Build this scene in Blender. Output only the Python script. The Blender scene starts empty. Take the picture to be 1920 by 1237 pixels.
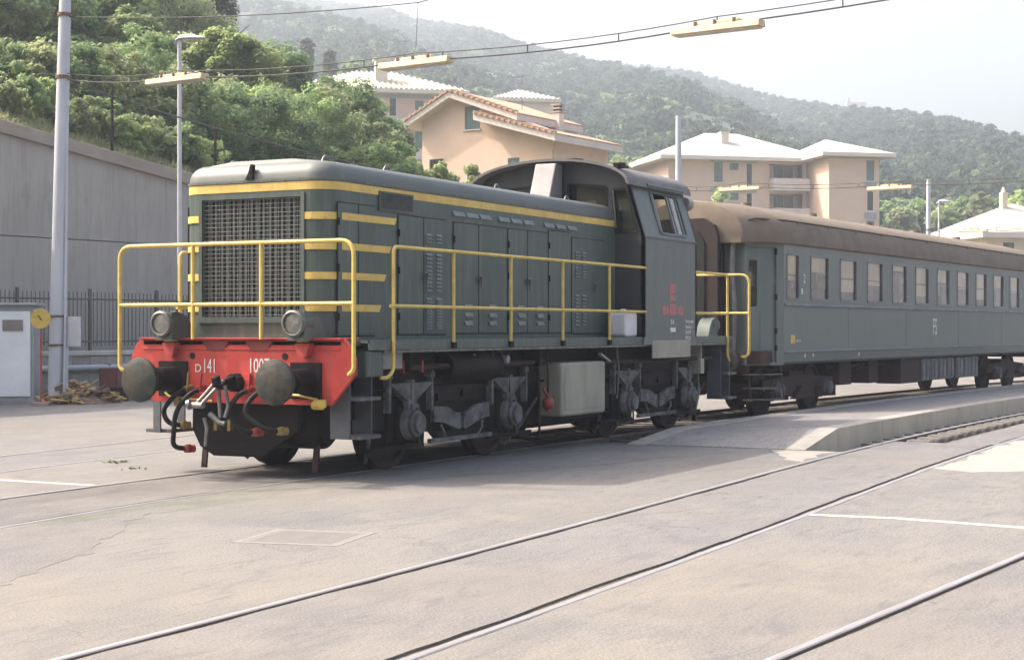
import bpy, bmesh, math, random
import numpy as np
from mathutils import Vector, Matrix, Quaternion
from math import sin, cos, pi, radians, sqrt, atan2
rnd = random.Random(7)
nrs = np.random.RandomState(11)
S = bpy.context.scene
C = S.collection

# ------------------------------------------------------------------ camera, sky, sun, exposure
YAW, PITCH = 0.48150841, -0.00078823
CAM = Vector((-13.4761, -10.6539, 1.5928))
cam_d = bpy.data.cameras.new('camera'); cam = bpy.data.objects.new('camera', cam_d); C.objects.link(cam)
cam_d.sensor_width = 36.0; cam_d.lens = 36.0 * 3062.09 / 1920.0
cam_d.clip_start = 0.1; cam_d.clip_end = 6000
fw = Vector((cos(YAW) * cos(PITCH), sin(YAW) * cos(PITCH), sin(PITCH)))
cam.location = CAM; cam.rotation_euler = fw.to_track_quat('-Z', 'Y').to_euler()
S.camera = cam

SUN_TO = Vector((-0.80, 3.0, 3.35)).normalized()
world = bpy.data.worlds.new('World'); S.world = world; world.use_nodes = True
wn = world.node_tree
bg = wn.nodes['Background']
sky = wn.nodes.new('ShaderNodeTexSky'); sky.sky_type = 'NISHITA'; sky.sun_disc = False
sky.sun_elevation = math.asin(SUN_TO.z); sky.sun_rotation = atan2(SUN_TO.x, SUN_TO.y)
sky.air_density = 1.2; sky.dust_density = 10.0; sky.ozone_density = 0.6; sky.altitude = 10
wn.links.new(sky.outputs[0], bg.inputs[0]); bg.inputs[1].default_value = 0.15
sun_d = bpy.data.lights.new('sun', 'SUN'); sun_d.energy = 2.6; sun_d.angle = radians(0.8); sun_d.color = (1.0, 0.93, 0.83)
sun = bpy.data.objects.new('sun', sun_d); C.objects.link(sun)
sun.rotation_euler = (-SUN_TO).to_track_quat('-Z', 'Y').to_euler(); sun.location = (0, 20, 40)
S.view_settings.view_transform = 'Standard'; S.view_settings.look = 'None'
S.view_settings.gamma = 1.0; S.view_settings.exposure = 1.5
S.cycles.use_denoising = True
S.cycles.max_bounces = 6; S.cycles.diffuse_bounces = 4; S.cycles.glossy_bounces = 3
S.cycles.transmission_bounces = 4; S.cycles.transparent_max_bounces = 12; S.cycles.volume_bounces = 1

# ------------------------------------------------------------------ helpers
def srgb(r, g, b):
    f = lambda c: (c / 12.92 if c <= 0.04045 else ((c + 0.055) / 1.055) ** 2.4)
    return (f(r / 255), f(g / 255), f(b / 255))

def mat(name, a, b=None, rough=0.6, metal=0.0, scale=2.5, stretch=(1, 1, 1), bump=0.0, bscale=30, lo=0.35, hi=0.68,
        spots=None, spot_scale=14, spot_lo=0.62, spot_hi=0.72, spec=0.5, detail=6, coat=0.0, streak=None, streak_amt=.6):
    m = bpy.data.materials.new(name); m.use_nodes = True
    nt = m.node_tree; N = nt.nodes; L = nt.links
    bs = N['Principled BSDF']
    bs.inputs['Roughness'].default_value = rough; bs.inputs['Metallic'].default_value = metal
    bs.inputs['Specular IOR Level'].default_value = spec
    bs.inputs['Coat Weight'].default_value = coat
    tc = N.new('ShaderNodeTexCoord'); mp = N.new('ShaderNodeMapping'); mp.inputs['Scale'].default_value = stretch
    L.new(tc.outputs['Object'], mp.inputs['Vector'])
    b = b or tuple(x * 0.7 for x in a)
    nz = N.new('ShaderNodeTexNoise'); nz.inputs['Scale'].default_value = scale; nz.inputs['Detail'].default_value = detail
    nz.inputs['Roughness'].default_value = 0.62
    L.new(mp.outputs[0], nz.inputs['Vector'])
    rp = N.new('ShaderNodeValToRGB'); rp.color_ramp.elements[0].position = lo; rp.color_ramp.elements[1].position = hi
    rp.color_ramp.elements[0].color = (*a, 1); rp.color_ramp.elements[1].color = (*b, 1)
    L.new(nz.outputs['Fac'], rp.inputs['Fac'])
    col = rp.outputs[0]
    if spots:
        n2 = N.new('ShaderNodeTexNoise'); n2.inputs['Scale'].default_value = spot_scale; n2.inputs['Detail'].default_value = 8
        n2.inputs['Roughness'].default_value = 0.7
        L.new(mp.outputs[0], n2.inputs['Vector'])
        r2 = N.new('ShaderNodeValToRGB'); r2.color_ramp.elements[0].position = spot_lo; r2.color_ramp.elements[1].position = spot_hi
        r2.color_ramp.elements[0].color = (0, 0, 0, 1); r2.color_ramp.elements[1].color = (1, 1, 1, 1)
        L.new(n2.outputs['Fac'], r2.inputs['Fac'])
        mx = N.new('ShaderNodeMix'); mx.data_type = 'RGBA'; mx.inputs[7].default_value = (*spots, 1)
        L.new(r2.outputs[0], mx.inputs[0]); L.new(col, mx.inputs[6]); col = mx.outputs[2]
    if streak:
        m3 = N.new('ShaderNodeMapping'); m3.inputs['Scale'].default_value = (1, 1, .07); L.new(tc.outputs['Object'], m3.inputs['Vector'])
        n4 = N.new('ShaderNodeTexNoise'); n4.inputs['Scale'].default_value = 9; n4.inputs['Detail'].default_value = 7; n4.inputs['Roughness'].default_value = .7; L.new(m3.outputs[0], n4.inputs['Vector'])
        r4 = N.new('ShaderNodeMapRange'); r4.inputs['From Min'].default_value = .50; r4.inputs['From Max'].default_value = .74; r4.inputs['To Max'].default_value = streak_amt; L.new(n4.outputs['Fac'], r4.inputs['Value'])
        mx = N.new('ShaderNodeMix'); mx.data_type = 'RGBA'; mx.inputs[7].default_value = (*streak, 1); L.new(r4.outputs[0], mx.inputs[0]); L.new(col, mx.inputs[6]); col = mx.outputs[2]
    L.new(col, bs.inputs['Base Color'])
    rr = N.new('ShaderNodeMapRange'); rr.inputs['To Min'].default_value = max(0, rough - 0.12); rr.inputs['To Max'].default_value = min(1, rough + 0.15)
    L.new(nz.outputs['Fac'], rr.inputs['Value']); L.new(rr.outputs[0], bs.inputs['Roughness'])
    if bump > 0:
        n3 = N.new('ShaderNodeTexNoise'); n3.inputs['Scale'].default_value = bscale; n3.inputs['Detail'].default_value = 5
        L.new(mp.outputs[0], n3.inputs['Vector'])
        bp = N.new('ShaderNodeBump'); bp.inputs['Strength'].default_value = bump; bp.inputs['Distance'].default_value = 0.02
        L.new(n3.outputs['Fac'], bp.inputs['Height']); L.new(bp.outputs[0], bs.inputs['Normal'])
    return m

class MB:
    def __init__(s): s.v = []; s.f = []
    def add(s, vs, fs):
        o = len(s.v); s.v += [tuple(p) for p in vs]; s.f += [tuple(i + o for i in f) for f in fs]; return s
    def box(s, x0, x1, y0, y1, z0, z1):
        return s.add([(x0, y0, z0), (x1, y0, z0), (x1, y1, z0), (x0, y1, z0), (x0, y0, z1), (x1, y0, z1), (x1, y1, z1), (x0, y1, z1)],
                     [(0, 3, 2, 1), (4, 5, 6, 7), (0, 1, 5, 4), (1, 2, 6, 5), (2, 3, 7, 6), (3, 0, 4, 7)])
    def obox(s, c, size, rot):
        a, b, d = (x / 2 for x in size); c = Vector(c)
        vs = [c + rot @ Vector((i * a, j * b, k * d)) for k in (-1, 1) for i, j in ((-1, -1), (1, -1), (1, 1), (-1, 1))]
        return s.add(vs, [(0, 3, 2, 1), (4, 5, 6, 7), (0, 1, 5, 4), (1, 2, 6, 5), (2, 3, 7, 6), (3, 0, 4, 7)])
    def bar(s, p0, p1, w, h, up=(0, 0, 1)):
        p0 = Vector(p0); p1 = Vector(p1); d = (p1 - p0); l = d.length; d.normalize()
        u = Vector(up); sd = d.cross(u)
        if sd.length < 1e-4: sd = d.cross(Vector((1, 0, 0)))
        sd.normalize(); u = sd.cross(d)
        r = Matrix((d, sd, u)).transposed()
        return s.obox((p0 + p1) / 2, (l, w, h), r)
    def cyl(s, p0, p1, r0, r1=None, n=16):
        r1 = r0 if r1 is None else r1
        p0 = Vector(p0); p1 = Vector(p1); q = (p1 - p0).to_track_quat('Z', 'Y')
        vs = []
        for p, r in ((p0, r0), (p1, r1)):
            vs += [p + q @ Vector((r * cos(2 * pi * i / n), r * sin(2 * pi * i / n), 0)) for i in range(n)]
        fs = [(i, (i + 1) % n, n + (i + 1) % n, n + i) for i in range(n)] + [tuple(range(n - 1, -1, -1)), tuple(range(n, 2 * n))]
        return s.add(vs, fs)
    def lathe(s, prof, origin, axis, n=24):
        o = Vector(origin); q = Vector(axis).to_track_quat('Z', 'Y'); vs = []; fs = []
        for r, h in prof: vs += [o + q @ Vector((r * cos(2 * pi * i / n), r * sin(2 * pi * i / n), h)) for i in range(n)]
        for k in range(len(prof) - 1):
            fs += [(k * n + i, k * n + (i + 1) % n, (k + 1) * n + (i + 1) % n, (k + 1) * n + i) for i in range(n)]
        fs += [tuple(range(n - 1, -1, -1)), tuple(range((len(prof) - 1) * n, len(prof) * n))]
        return s.add(vs, fs)
    def tube(s, pts, r, n=8, r_end=None):
        pts = [Vector(p) for p in pts]; vs = []; fs = []
        t = (pts[1] - pts[0]).normalized(); nrm = t.orthogonal().normalized()
        for k, p in enumerate(pts):
            t2 = (pts[min(k + 1, len(pts) - 1)] - pts[max(k - 1, 0)]).normalized()
            nrm = (nrm - t2 * nrm.dot(t2)).normalized(); b = t2.cross(nrm)
            rr = r if r_end is None else r + (r_end - r) * k / (len(pts) - 1)
            vs += [p + (nrm * cos(2 * pi * i / n) + b * sin(2 * pi * i / n)) * rr for i in range(n)]
        for k in range(len(pts) - 1):
            fs += [(k * n + i, k * n + (i + 1) % n, (k + 1) * n + (i + 1) % n, (k + 1) * n + i) for i in range(n)]
        fs += [tuple(range(n - 1, -1, -1)), tuple(range((len(pts) - 1) * n, len(pts) * n))]
        return s.add(vs, fs)
    def prism(s, poly, fn, d0, d1):
        n = len(poly); vs = [fn(u, v, d0) for u, v in poly] + [fn(u, v, d1) for u, v in poly]
        return s.add(vs, [tuple(range(n - 1, -1, -1)), tuple(range(n, 2 * n))] + [(i, (i + 1) % n, n + (i + 1) % n, n + i) for i in range(n)])
    def mesh(s, name, smooth=None):
        me = bpy.data.meshes.new(name); me.from_pydata(s.v, [], s.f)
        bm = bmesh.new(); bm.from_mesh(me); bmesh.ops.recalc_face_normals(bm, faces=bm.faces); bm.to_mesh(me); bm.free()
        if smooth is not None:
            me.polygons.foreach_set('use_smooth', [True] * len(me.polygons)); me.set_sharp_from_angle(angle=radians(smooth))
        return me
    def build(s, name, m, parent=None, smooth=None, bevel=0, seg=2):
        o = link(name, s.mesh(name, smooth), m, parent)
        if bevel:
            b = o.modifiers.new('bevel', 'BEVEL'); b.width = bevel; b.segments = seg; b.limit_method = 'ANGLE'; b.angle_limit = radians(40)
        return o

def link(name, me, m=None, parent=None):
    o = bpy.data.objects.new(name, me); C.objects.link(o)
    if m and not me.materials: me.materials.append(m)
    if parent: o.parent = parent
    return o
def tag(o, label, cat, group=None):
    o['label'] = label; o['category'] = cat
    if group: o['group'] = group
    return o
def structure(o): o['kind'] = 'structure'; return o
def thing(name, label, cat, loc=(0, 0, 0), rz=0, group=None):
    o = bpy.data.objects.new(name, None); C.objects.link(o); o.empty_display_size = 0.2
    o.location = loc; o.rotation_euler = (0, 0, rz); tag(o, label, cat, group); return o
def copy_tree(o, parent=None):
    c = o.copy(); C.objects.link(c)
    if parent: c.parent = parent
    for ch in o.children: copy_tree(ch, c)
    return c

def arc(p0, corner, p1, n=6):
    p0, corner, p1 = Vector(p0), Vector(corner), Vector(p1)
    return [(1 - t) ** 2 * p0 + 2 * t * (1 - t) * corner + t * t * p1 for t in [i / n for i in range(n + 1)]]
def bent(pts, r, n=5):
    pts = [Vector(p) for p in pts]; out = [pts[0]]
    for a, b, c in zip(pts, pts[1:], pts[2:]):
        d0 = (a - b); d1 = (c - b); rr = min(r, d0.length * 0.49, d1.length * 0.49)
        out += arc(b + d0.normalized() * rr, b, b + d1.normalized() * rr, n)
    return out + [pts[-1]]

def holed(outer, holes, fn, d0, d1):
    """flat panel with openings: outline and hole loops in (u,v), fn(u,v,d) -> xyz, extruded from d0 to d1"""
    bm = bmesh.new(); edges = []; loops = []
    for lp in [outer] + holes:
        vs = [bm.verts.new((u, v, 0)) for u, v in lp]; loops.append(vs)
        for a, b in zip(vs, vs[1:] + vs[:1]): edges.append(bm.edges.new((a, b)))
    bmesh.ops.triangle_fill(bm, use_beauty=True, use_dissolve=False, edges=edges)
    bm.verts.index_update()
    P = [(v.co.x, v.co.y) for v in bm.verts]; F = [[v.index for v in f.verts] for f in bm.faces]; n = len(P)
    LI = [[v.index for v in lp] for lp in loops]; bm.free()
    mb = MB(); mb.v = [tuple(fn(u, v, d0)) for u, v in P] + [tuple(fn(u, v, d1)) for u, v in P]
    for f in F: mb.f.append(tuple(f)); mb.f.append(tuple(i + n for i in reversed(f)))
    for lp in LI:
        for a, b in zip(lp, lp[1:] + lp[:1]): mb.f.append((a, b, b + n, a + n))
    return mb
def rect(u0, u1, v0, v1): return [(u0, v0), (u1, v0), (u1, v1), (u0, v1)]
def rrect(u0, u1, v0, v1, r, n=4):
    out = []
    for cx, cy, a in ((u1 - r, v0 + r, -pi / 2), (u1 - r, v1 - r, 0), (u0 + r, v1 - r, pi / 2), (u0 + r, v0 + r, pi)):
        out += [(cx + r * cos(a + pi / 2 * i / n), cy + r * sin(a + pi / 2 * i / n)) for i in range(n + 1)]
    return out
def rpoly(poly, r, n=4):
    out = []
    m = len(poly)
    for i in range(m):
        a, b, c = Vector(poly[i - 1]), Vector(poly[i]), Vector(poly[(i + 1) % m])
        d0 = a - b; d1 = c - b; p0 = b + d0.normalized() * r; p1 = b + d1.normalized() * r
        for k in range(n + 1):
            t = k / n; q = (1 - t) ** 2 * p0 + 2 * t * (1 - t) * b + t * t * p1; out.append((q.x, q.y))
    return out
def inset(poly, d):
    """offset a counter-clockwise convex loop inwards by d"""
    out = []; m = len(poly)
    for i in range(m):
        a, b, c = Vector(poly[i - 1]), Vector(poly[i]), Vector(poly[(i + 1) % m])
        e0 = (b - a).normalized(); e1 = (c - b).normalized()
        n0 = Vector((-e0.y, e0.x)); n1 = Vector((-e1.y, e1.x)); q = n0 + n1
        if q.length < 1e-6: q = n0
        q = q / max(0.3, q.dot(n0)); out.append((b.x + q.x * d, b.y + q.y * d))
    return out
def frame_ring(outer, d, fn, d0, d1): return holed(outer, [inset(outer, d)], fn, d0, d1)

def lettering(text, size, m, parent, loc, axes, name='lettering', align='LEFT', sx=1.0):
    cu = bpy.data.curves.new('t', 'FONT'); cu.body = text; cu.size = size; cu.align_x = align; cu.resolution_u = 3; cu.extrude = 0.0015
    to = bpy.data.objects.new('t', cu); C.objects.link(to); bpy.context.view_layer.update()
    me = bpy.data.meshes.new_from_object(to.evaluated_get(bpy.context.evaluated_depsgraph_get()))
    bpy.data.objects.remove(to); bpy.data.curves.remove(cu)
    ux, uy, un = (Vector(a) for a in axes); L0 = Vector(loc)
    for v in me.vertices: v.co = L0 + ux * v.co.x * sx + uy * v.co.y + un * v.co.z
    me.materials.clear()
    return link(name, me, m, parent)
FRONT = ((0, -1, 0), (0, 0, 1), (-1, 0, 0))     # writing on a face turned to -X
SIDE = ((1, 0, 0), (0, 0, 1), (0, -1, 0))       # writing on a face turned to -Y
fX = lambda u, v, d: (d, u, v)                  # plane across the track: u = Y, v = Z
fY = lambda u, v, d: (u, d, v)                  # plane along the track: u = X, v = Z
fZ = lambda u, v, d: (u, v, d)

# ------------------------------------------------------------------ materials
GREEN = mat('loco_green', (.046, .070, .060), (.070, .092, .080), .46, scale=1.6, stretch=(1, 1, .35), bump=.08, bscale=12, spots=(.105, .125, .115), spot_scale=7, spot_lo=.56, spot_hi=.8, streak=(.125, .132, .112), streak_amt=.8)
GREEN2 = mat('loco_green_panel', (.041, .064, .055), (.063, .086, .075), .48, scale=1.3, stretch=(1, 1, .3), bump=.1, bscale=8, spots=(.105, .12, .11), spot_scale=9, spot_lo=.56, spot_hi=.8, streak=(.115, .122, .105), streak_amt=.8)
ROOFGREY = mat('loco_roof_paint', (.074, .086, .080), (.108, .116, .108), .5, scale=2.5, spots=(.07, .07, .07), spot_scale=10)
CABGREEN = mat('cab_side_grey_green', (.090, .106, .100), (.116, .128, .120), .5, scale=1.4, stretch=(1, 1, .4), bump=.1, bscale=7, spots=(.155, .16, .15), spot_scale=6, spot_lo=.55, spot_hi=.8, streak=(.17, .165, .15))
CABFRONT = mat('cab_front_dark', (.020, .024, .028), (.032, .034, .038), .5, scale=2, streak=(.05, .05, .05))  # much darker than the cab's side and rear walls
YEL = mat('yellow_paint', (.66, .47, .12), (.52, .35, .085), .55, scale=5, spots=(.26, .19, .09), spot_scale=16, spot_lo=.60, spot_hi=.74, streak=(.36, .26, .11), streak_amt=.6)
YELRAIL = mat('yellow_handrail_paint', (.62, .46, .115), (.48, .34, .075), .5, scale=9, spots=(.15, .09, .045), spot_scale=30, spot_lo=.62, spot_hi=.70)
RED = mat('red_beam_paint', (.50, .042, .032), (.36, .034, .028), .6, scale=3, spots=(.15, .05, .042), spot_scale=8, spot_lo=.56, spot_hi=.76, bump=.15, bscale=14, streak=(.20, .07, .055), streak_amt=.75)
WHITEPAINT = mat('white_lettering', (.72, .70, .66), (.55, .54, .50), .6, scale=25)
BLACK = mat('underframe_black', (.0085, .0075, .009), (.016, .012, .012), .6, scale=4, spots=(.036, .028, .026), spot_scale=6, spot_lo=.58, spot_hi=.8, spec=.12)
DUSTY = mat('dusty_iron', (.165, .162, .158), (.050, .045, .043), .75, scale=6, spots=(.020, .017, .016), spot_scale=12, spec=.25)
RUSTY = mat('wheel_rust', (.048, .025, .024), (.030, .018, .018), .7, scale=9, spec=.2)
STEEL = mat('worn_steel', (.22, .22, .21), (.12, .11, .10), .42, metal=.6, scale=8)
BUFFER = mat('buffer_face', (.056, .048, .036), (.028, .033, .030), .5, metal=.1, scale=5.5, lo=.40, hi=.58, spots=(.014, .016, .016), spot_scale=9, spot_lo=.50, spot_hi=.66, bump=.25, bscale=18, spec=.3)
RUBBER = mat('hose_rubber', (.010, .010, .011), (.018, .017, .017), .6, scale=10, spec=.2)
DARK = mat('dark_void', (.006, .006, .007), (.010, .010, .010), .9)
SEAM = mat('door_gap_shade', (.012, .014, .015), (.02, .02, .02), .8)  # near-black colour that paints the shade inside the door gaps
WIRE = mat('grille_wire', (.22, .225, .21), (.14, .14, .13), .5, metal=.4, scale=12)
SLAT = mat('radiator_slat', (.085, .105, .108), (.065, .085, .09), .5, scale=5)
def glass(name, tint, base):
    m = bpy.data.materials.new(name); m.use_nodes = True; nt = m.node_tree; N = nt.nodes; L = nt.links
    N.remove(N['Principled BSDF']); tr = N.new('ShaderNodeBsdfTransparent'); tr.inputs[0].default_value = (*tint, 1)
    gl = N.new('ShaderNodeBsdfGlossy'); gl.inputs['Roughness'].default_value = .03; gl.inputs['Color'].default_value = (.95, .93, .90, 1)
    lw = N.new('ShaderNodeLayerWeight'); lw.inputs['Blend'].default_value = .5; pw = N.new('ShaderNodeMath'); pw.operation = 'POWER'; pw.inputs[1].default_value = 3.0; L.new(lw.outputs['Facing'], pw.inputs[0]); fr = N.new('ShaderNodeMath'); fr.operation = 'MULTIPLY'; fr.inputs[1].default_value = .7; L.new(pw.outputs[0], fr.inputs[0])
    tc = N.new('ShaderNodeTexCoord'); nz = N.new('ShaderNodeTexNoise'); nz.inputs['Scale'].default_value = 2.2; nz.inputs['Detail'].default_value = 1; L.new(tc.outputs['Object'], nz.inputs['Vector'])
    bp = N.new('ShaderNodeBump'); bp.inputs['Strength'].default_value = .5; bp.inputs['Distance'].default_value = .05; L.new(nz.outputs['Fac'], bp.inputs['Height']); L.new(bp.outputs[0], gl.inputs['Normal'])
    ad = N.new('ShaderNodeMath'); ad.operation = 'ADD'; ad.inputs[1].default_value = base; L.new(fr.outputs[0], ad.inputs[0])
    mx = N.new('ShaderNodeMixShader'); L.new(ad.outputs[0], mx.inputs[0]); L.new(tr.outputs[0], mx.inputs[1]); L.new(gl.outputs[0], mx.inputs[2]); L.new(mx.outputs[0], N['Material Output'].inputs['Surface'])
    return m
GLASSM = glass('window_glass', (.55, .58, .56), .04)
LENS = mat('lamp_lens', (.20, .20, .17), (.11, .11, .10), .12, scale=14, spec=.7, bump=.4, bscale=30)
CHROME = mat('lamp_rim', (.17, .165, .145), (.10, .095, .085), .45, metal=.4, scale=10)
LOUVRE = mat('louvre_lit_green', (.17, .19, .185), (.12, .145, .14), .5, scale=9)  # paler than the hood: the light louvres catch, put into the colour
BOXGREY = mat('equipment_box_paint', (.34, .325, .255), (.25, .235, .185), .6, scale=3, spots=(.09, .08, .06), spot_scale=9, stretch=(1, 1, .4))
PLASTIC = mat('canister_plastic', (.66, .65, .66), (.56, .54, .55), .45, scale=4, spots=(.40, .33, .27), spot_scale=7, spot_lo=.62, spot_hi=.8)
REDVALVE = mat('valve_red', (.30, .028, .024), (.17, .022, .02), .5, scale=14)
REDPLATE = mat('red_placard', (.44, .17, .16), (.36, .14, .13), .7, scale=30, spots=(.25, .10, .09), spot_scale=60, spot_lo=.52, spot_hi=.60)
BRASS = mat('brass_cock', (.26, .19, .055), (.16, .12, .04), .5, metal=.3, scale=20)
PALE = mat('pale_sheet_metal', (.235, .225, .23), (.18, .17, .175), .5, scale=4)
COACH = mat('coach_grey', (.116, .130, .120), (.160, .170, .156), .46, scale=1.1, stretch=(1, 1, .5), spots=(.185, .165, .14), spot_scale=2.4, spot_lo=.60, spot_hi=.78, bump=.2, bscale=1.6, streak=(.18, .17, .15), streak_amt=.7)
COACH2 = mat('coach_lower_grey', (.104, .128, .114), (.144, .160, .144), .5, scale=1.0, stretch=(1, 1, .5), spots=(.24, .17, .12), spot_scale=2.0, spot_lo=.60, spot_hi=.78, bump=.25, bscale=1.5, streak=(.19, .165, .135), streak_amt=.7)
COACHROOF = mat('coach_roof_brown', (.165, .130, .096), (.130, .102, .077), .88, scale=2.2, spots=(.10, .080, .062), spot_scale=5, bump=.15, bscale=25)
COACHTRIM = mat('coach_belt_trim', (.17, .18, .19), (.12, .13, .14), .5, scale=3)
GANGWAY = mat('gangway_leather', (.017, .010, .011), (.028, .016, .015), .85, scale=5)
UNDER = mat('coach_underframe', (.040, .027, .024), (.066, .041, .033), .8, scale=3, spots=(.11, .085, .07), spot_scale=5, spec=.2)
BATTBOX = mat('battery_box_grey', (.17, .165, .16), (.11, .10, .095), .7, scale=5)
CURTAIN = mat('coach_interior', (.22, .14, .075), (.12, .07, .04), .85, scale=1.5)
# ------------------------------------------------------------------ ground, tracks, paving, platform
def paving(name, tones, moss=False, oil=0.0):
    m = bpy.data.materials.new(name); m.use_nodes = True
    nt = m.node_tree; N = nt.nodes; L = nt.links; bs = N['Principled BSDF']
    tc = N.new('ShaderNodeTexCoord')
    def noise(sc, det=6, rough=.6, st=(1, 1, 1), dist=0.0):
        mp = N.new('ShaderNodeMapping'); mp.inputs['Scale'].default_value = st; mp.inputs['Location'].default_value = (sc * 3.1, det * 1.7, 0); L.new(tc.outputs['Object'], mp.inputs[0])
        n = N.new('ShaderNodeTexNoise'); n.inputs['Scale'].default_value = sc; n.inputs['Detail'].default_value = det
        n.inputs['Roughness'].default_value = rough; n.inputs['Distortion'].default_value = dist; L.new(mp.outputs[0], n.inputs['Vector']); return n.outputs['Fac']
    def ramp(f, a, b, ca=(0, 0, 0), cb=(1, 1, 1)):
        r = N.new('ShaderNodeValToRGB'); r.color_ramp.elements[0].position = a; r.color_ramp.elements[1].position = b
        r.color_ramp.elements[0].color = (*ca, 1); r.color_ramp.elements[1].color = (*cb, 1); L.new(f, r.inputs[0]); return r.outputs[0]
    def mix(f, a, b, bt='MIX'):
        x = N.new('ShaderNodeMix'); x.data_type = 'RGBA'; x.blend_type = bt
        if isinstance(f, float): x.inputs[0].default_value = f
        else: L.new(f, x.inputs[0])
        for s, v in ((6, a), (7, b)):
            if isinstance(v, tuple): x.inputs[s].default_value = (*v, 1)
            else: L.new(v, x.inputs[s])
        return x.outputs[2]
    a, b, c, d = tones
    col = ramp(noise(.35, 5, .6, dist=.6), .42, .58, a, b)
    col = mix(ramp(noise(1.3, 8, .68, (.6, 1, 1), .4), .46, .60), col, c)          # worn blotches
    col = mix(ramp(noise(3.2, 10, .75, (.45, 1.3, 1)), .56, .70), col, d)           # scuffs drawn out along the rails
    col = mix(ramp(noise(60, 3, .75), .40, .62), mix(.42, col, (.045, .042, .04)), mix(.22, col, (.45, .43, .41)))  # chippings
    col = mix(ramp(noise(9, 8, .8, (.35, 1.6, 1)), .52, .68), col, mix(.6, col, (.095, .088, .088)))
    col = mix(ramp(noise(5.5, 8, .75, (.5, 1.4, 1), .8), .60, .72), col, mix(.16, col, (.36, .33, .29)))
    col = mix(ramp(noise(.22, 4, .55, (1, .8, 1), .5), .44, .60), col, mix(.35, col, (.235, .20, .155)))   # sandy areas
    col = mix(ramp(noise(1.9, 9, .72, (.4, 1.5, 1), 1.2), .54, .66), col, mix(.6, col, (.125, .115, .12)))
    vor = N.new('ShaderNodeTexVoronoi'); vor.feature = 'DISTANCE_TO_EDGE'; vor.inputs['Scale'].default_value = .55
    wrp = N.new('ShaderNodeTexNoise'); wrp.inputs['Scale'].default_value = 1.7; wrp.inputs['Detail'].default_value = 7
    L.new(tc.outputs['Object'], wrp.inputs['Vector'])
    va = N.new('ShaderNodeVectorMath'); va.operation = 'MULTIPLY_ADD'; va.inputs[1].default_value = (1.3, 1.3, 1.3)
    L.new(wrp.outputs['Color'], va.inputs[0]); L.new(tc.outputs['Object'], va.inputs[2]); L.new(va.outputs[0], vor.inputs['Vector'])
    cr = ramp(vor.outputs['Distance'], .0, .010, (1, 1, 1), (0, 0, 0))
    cm = N.new('ShaderNodeMath'); cm.operation = 'MULTIPLY'; L.new(cr, cm.inputs[0]); L.new(ramp(noise(.5, 3), .52, .60), cm.inputs[1])
    cm2 = N.new('ShaderNodeMath'); cm2.operation = 'MULTIPLY'; cm2.inputs[1].default_value = .55; L.new(cm.outputs[0], cm2.inputs[0])
    col = mix(cm2.outputs[0], col, (.075, .066, .056))
    if oil: col = mix(ramp(noise(.9, 6, .6, (.5, 1, 1)), .34, .60), mix(oil, col, (.035, .03, .028)), col)
    if moss:
        sx = N.new('ShaderNodeSeparateXYZ'); L.new(tc.outputs['Object'], sx.inputs[0])
        mr = N.new('ShaderNodeMapRange'); mr.inputs['From Min'].default_value = -2.3; mr.inputs['From Max'].default_value = -1.0; L.new(sx.outputs['Y'], mr.inputs['Value'])
        mu = N.new('ShaderNodeMath'); mu.operation = 'MULTIPLY'; mr.inputs['To Max'].default_value = .55; L.new(mr.outputs[0], mu.inputs[0]); L.new(ramp(noise(2.2, 8, .7, (.5, 1, 1)), .36, .62), mu.inputs[1])
        col = mix(mu.outputs[0], col, (.075, .088, .050))
    col = mix(ramp(noise(17, 7, .8, (.7, 1.2, 1)), .56, .70), col, mix(.55, col, (.07, .064, .06)))
    col = mix(ramp(noise(26, 4, .8), .66, .72), col, (.055, .05, .045))      # grit and tar specks
    col = mix(1.0, col, (.81, .835, .88), 'MULTIPLY')
    L.new(col, bs.inputs['Base Color']); bs.inputs['Roughness'].default_value = .9; bs.inputs['Specular IOR Level'].default_value = .25
    bp = N.new('ShaderNodeBump'); bp.inputs['Strength'].default_value = .35; bp.inputs['Distance'].default_value = .012
    ad = N.new('ShaderNodeMath'); ad.operation = 'ADD'; L.new(noise(60, 4, .7), ad.inputs[0]); L.new(noise(2.5, 5), ad.inputs[1])
    L.new(ad.outputs[0], bp.inputs['Height']); L.new(bp.outputs[0], bs.inputs['Normal'])
    return m
PAVE = paving('worn_yard_paving', ((.205, .188, .172), (.160, .150, .144), (.230, .208, .180), (.118, .109, .106)))
PAVE_MOSS = paving('yard_paving_mossy_edge', ((.200, .184, .168), (.155, .146, .138), (.222, .202, .176), (.115, .107, .103)), moss=True)
PAVE_OIL = paving('oiled_track_paving', ((.165, .150, .140), (.135, .125, .12), (.19, .172, .158), (.10, .092, .088)), oil=.45)
PAVE_PINK = paving('pinkish_track_paving', ((.185, .170, .165), (.148, .139, .139), (.212, .194, .182), (.112, .104, .104)))
PAVE_DARK = paving('darker_asphalt_patch', ((.165, .152, .146), (.140, .131, .128), (.185, .168, .158), (.108, .100, .098)))
PLATTOP = paving('platform_asphalt', ((.29, .27, .258), (.255, .238, .228), (.315, .292, .275), (.21, .195, .188)))
KERB = mat('pale_kerb', (0.29, 0.268, 0.245), (0.215, 0.20, 0.18), .85, scale=3, spots=(0.238, 0.209, 0.173), spot_scale=6, bump=.2)  # kerb tops a little paler than the platform surface
KERBFACE = mat('platform_concrete_face', (.54, .465, .36), (.42, .36, .275), .9, scale=2, stretch=(1, 1, .25), spots=(.14, .115, .085), spot_scale=5, bump=.25)
LINEW = mat('worn_white_line', (0.446, 0.425, 0.382), (0.360, 0.331, 0.288), .85, scale=6, spots=(0.259, 0.223, 0.187), spot_scale=9, spot_lo=.58, spot_hi=.68)
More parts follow.
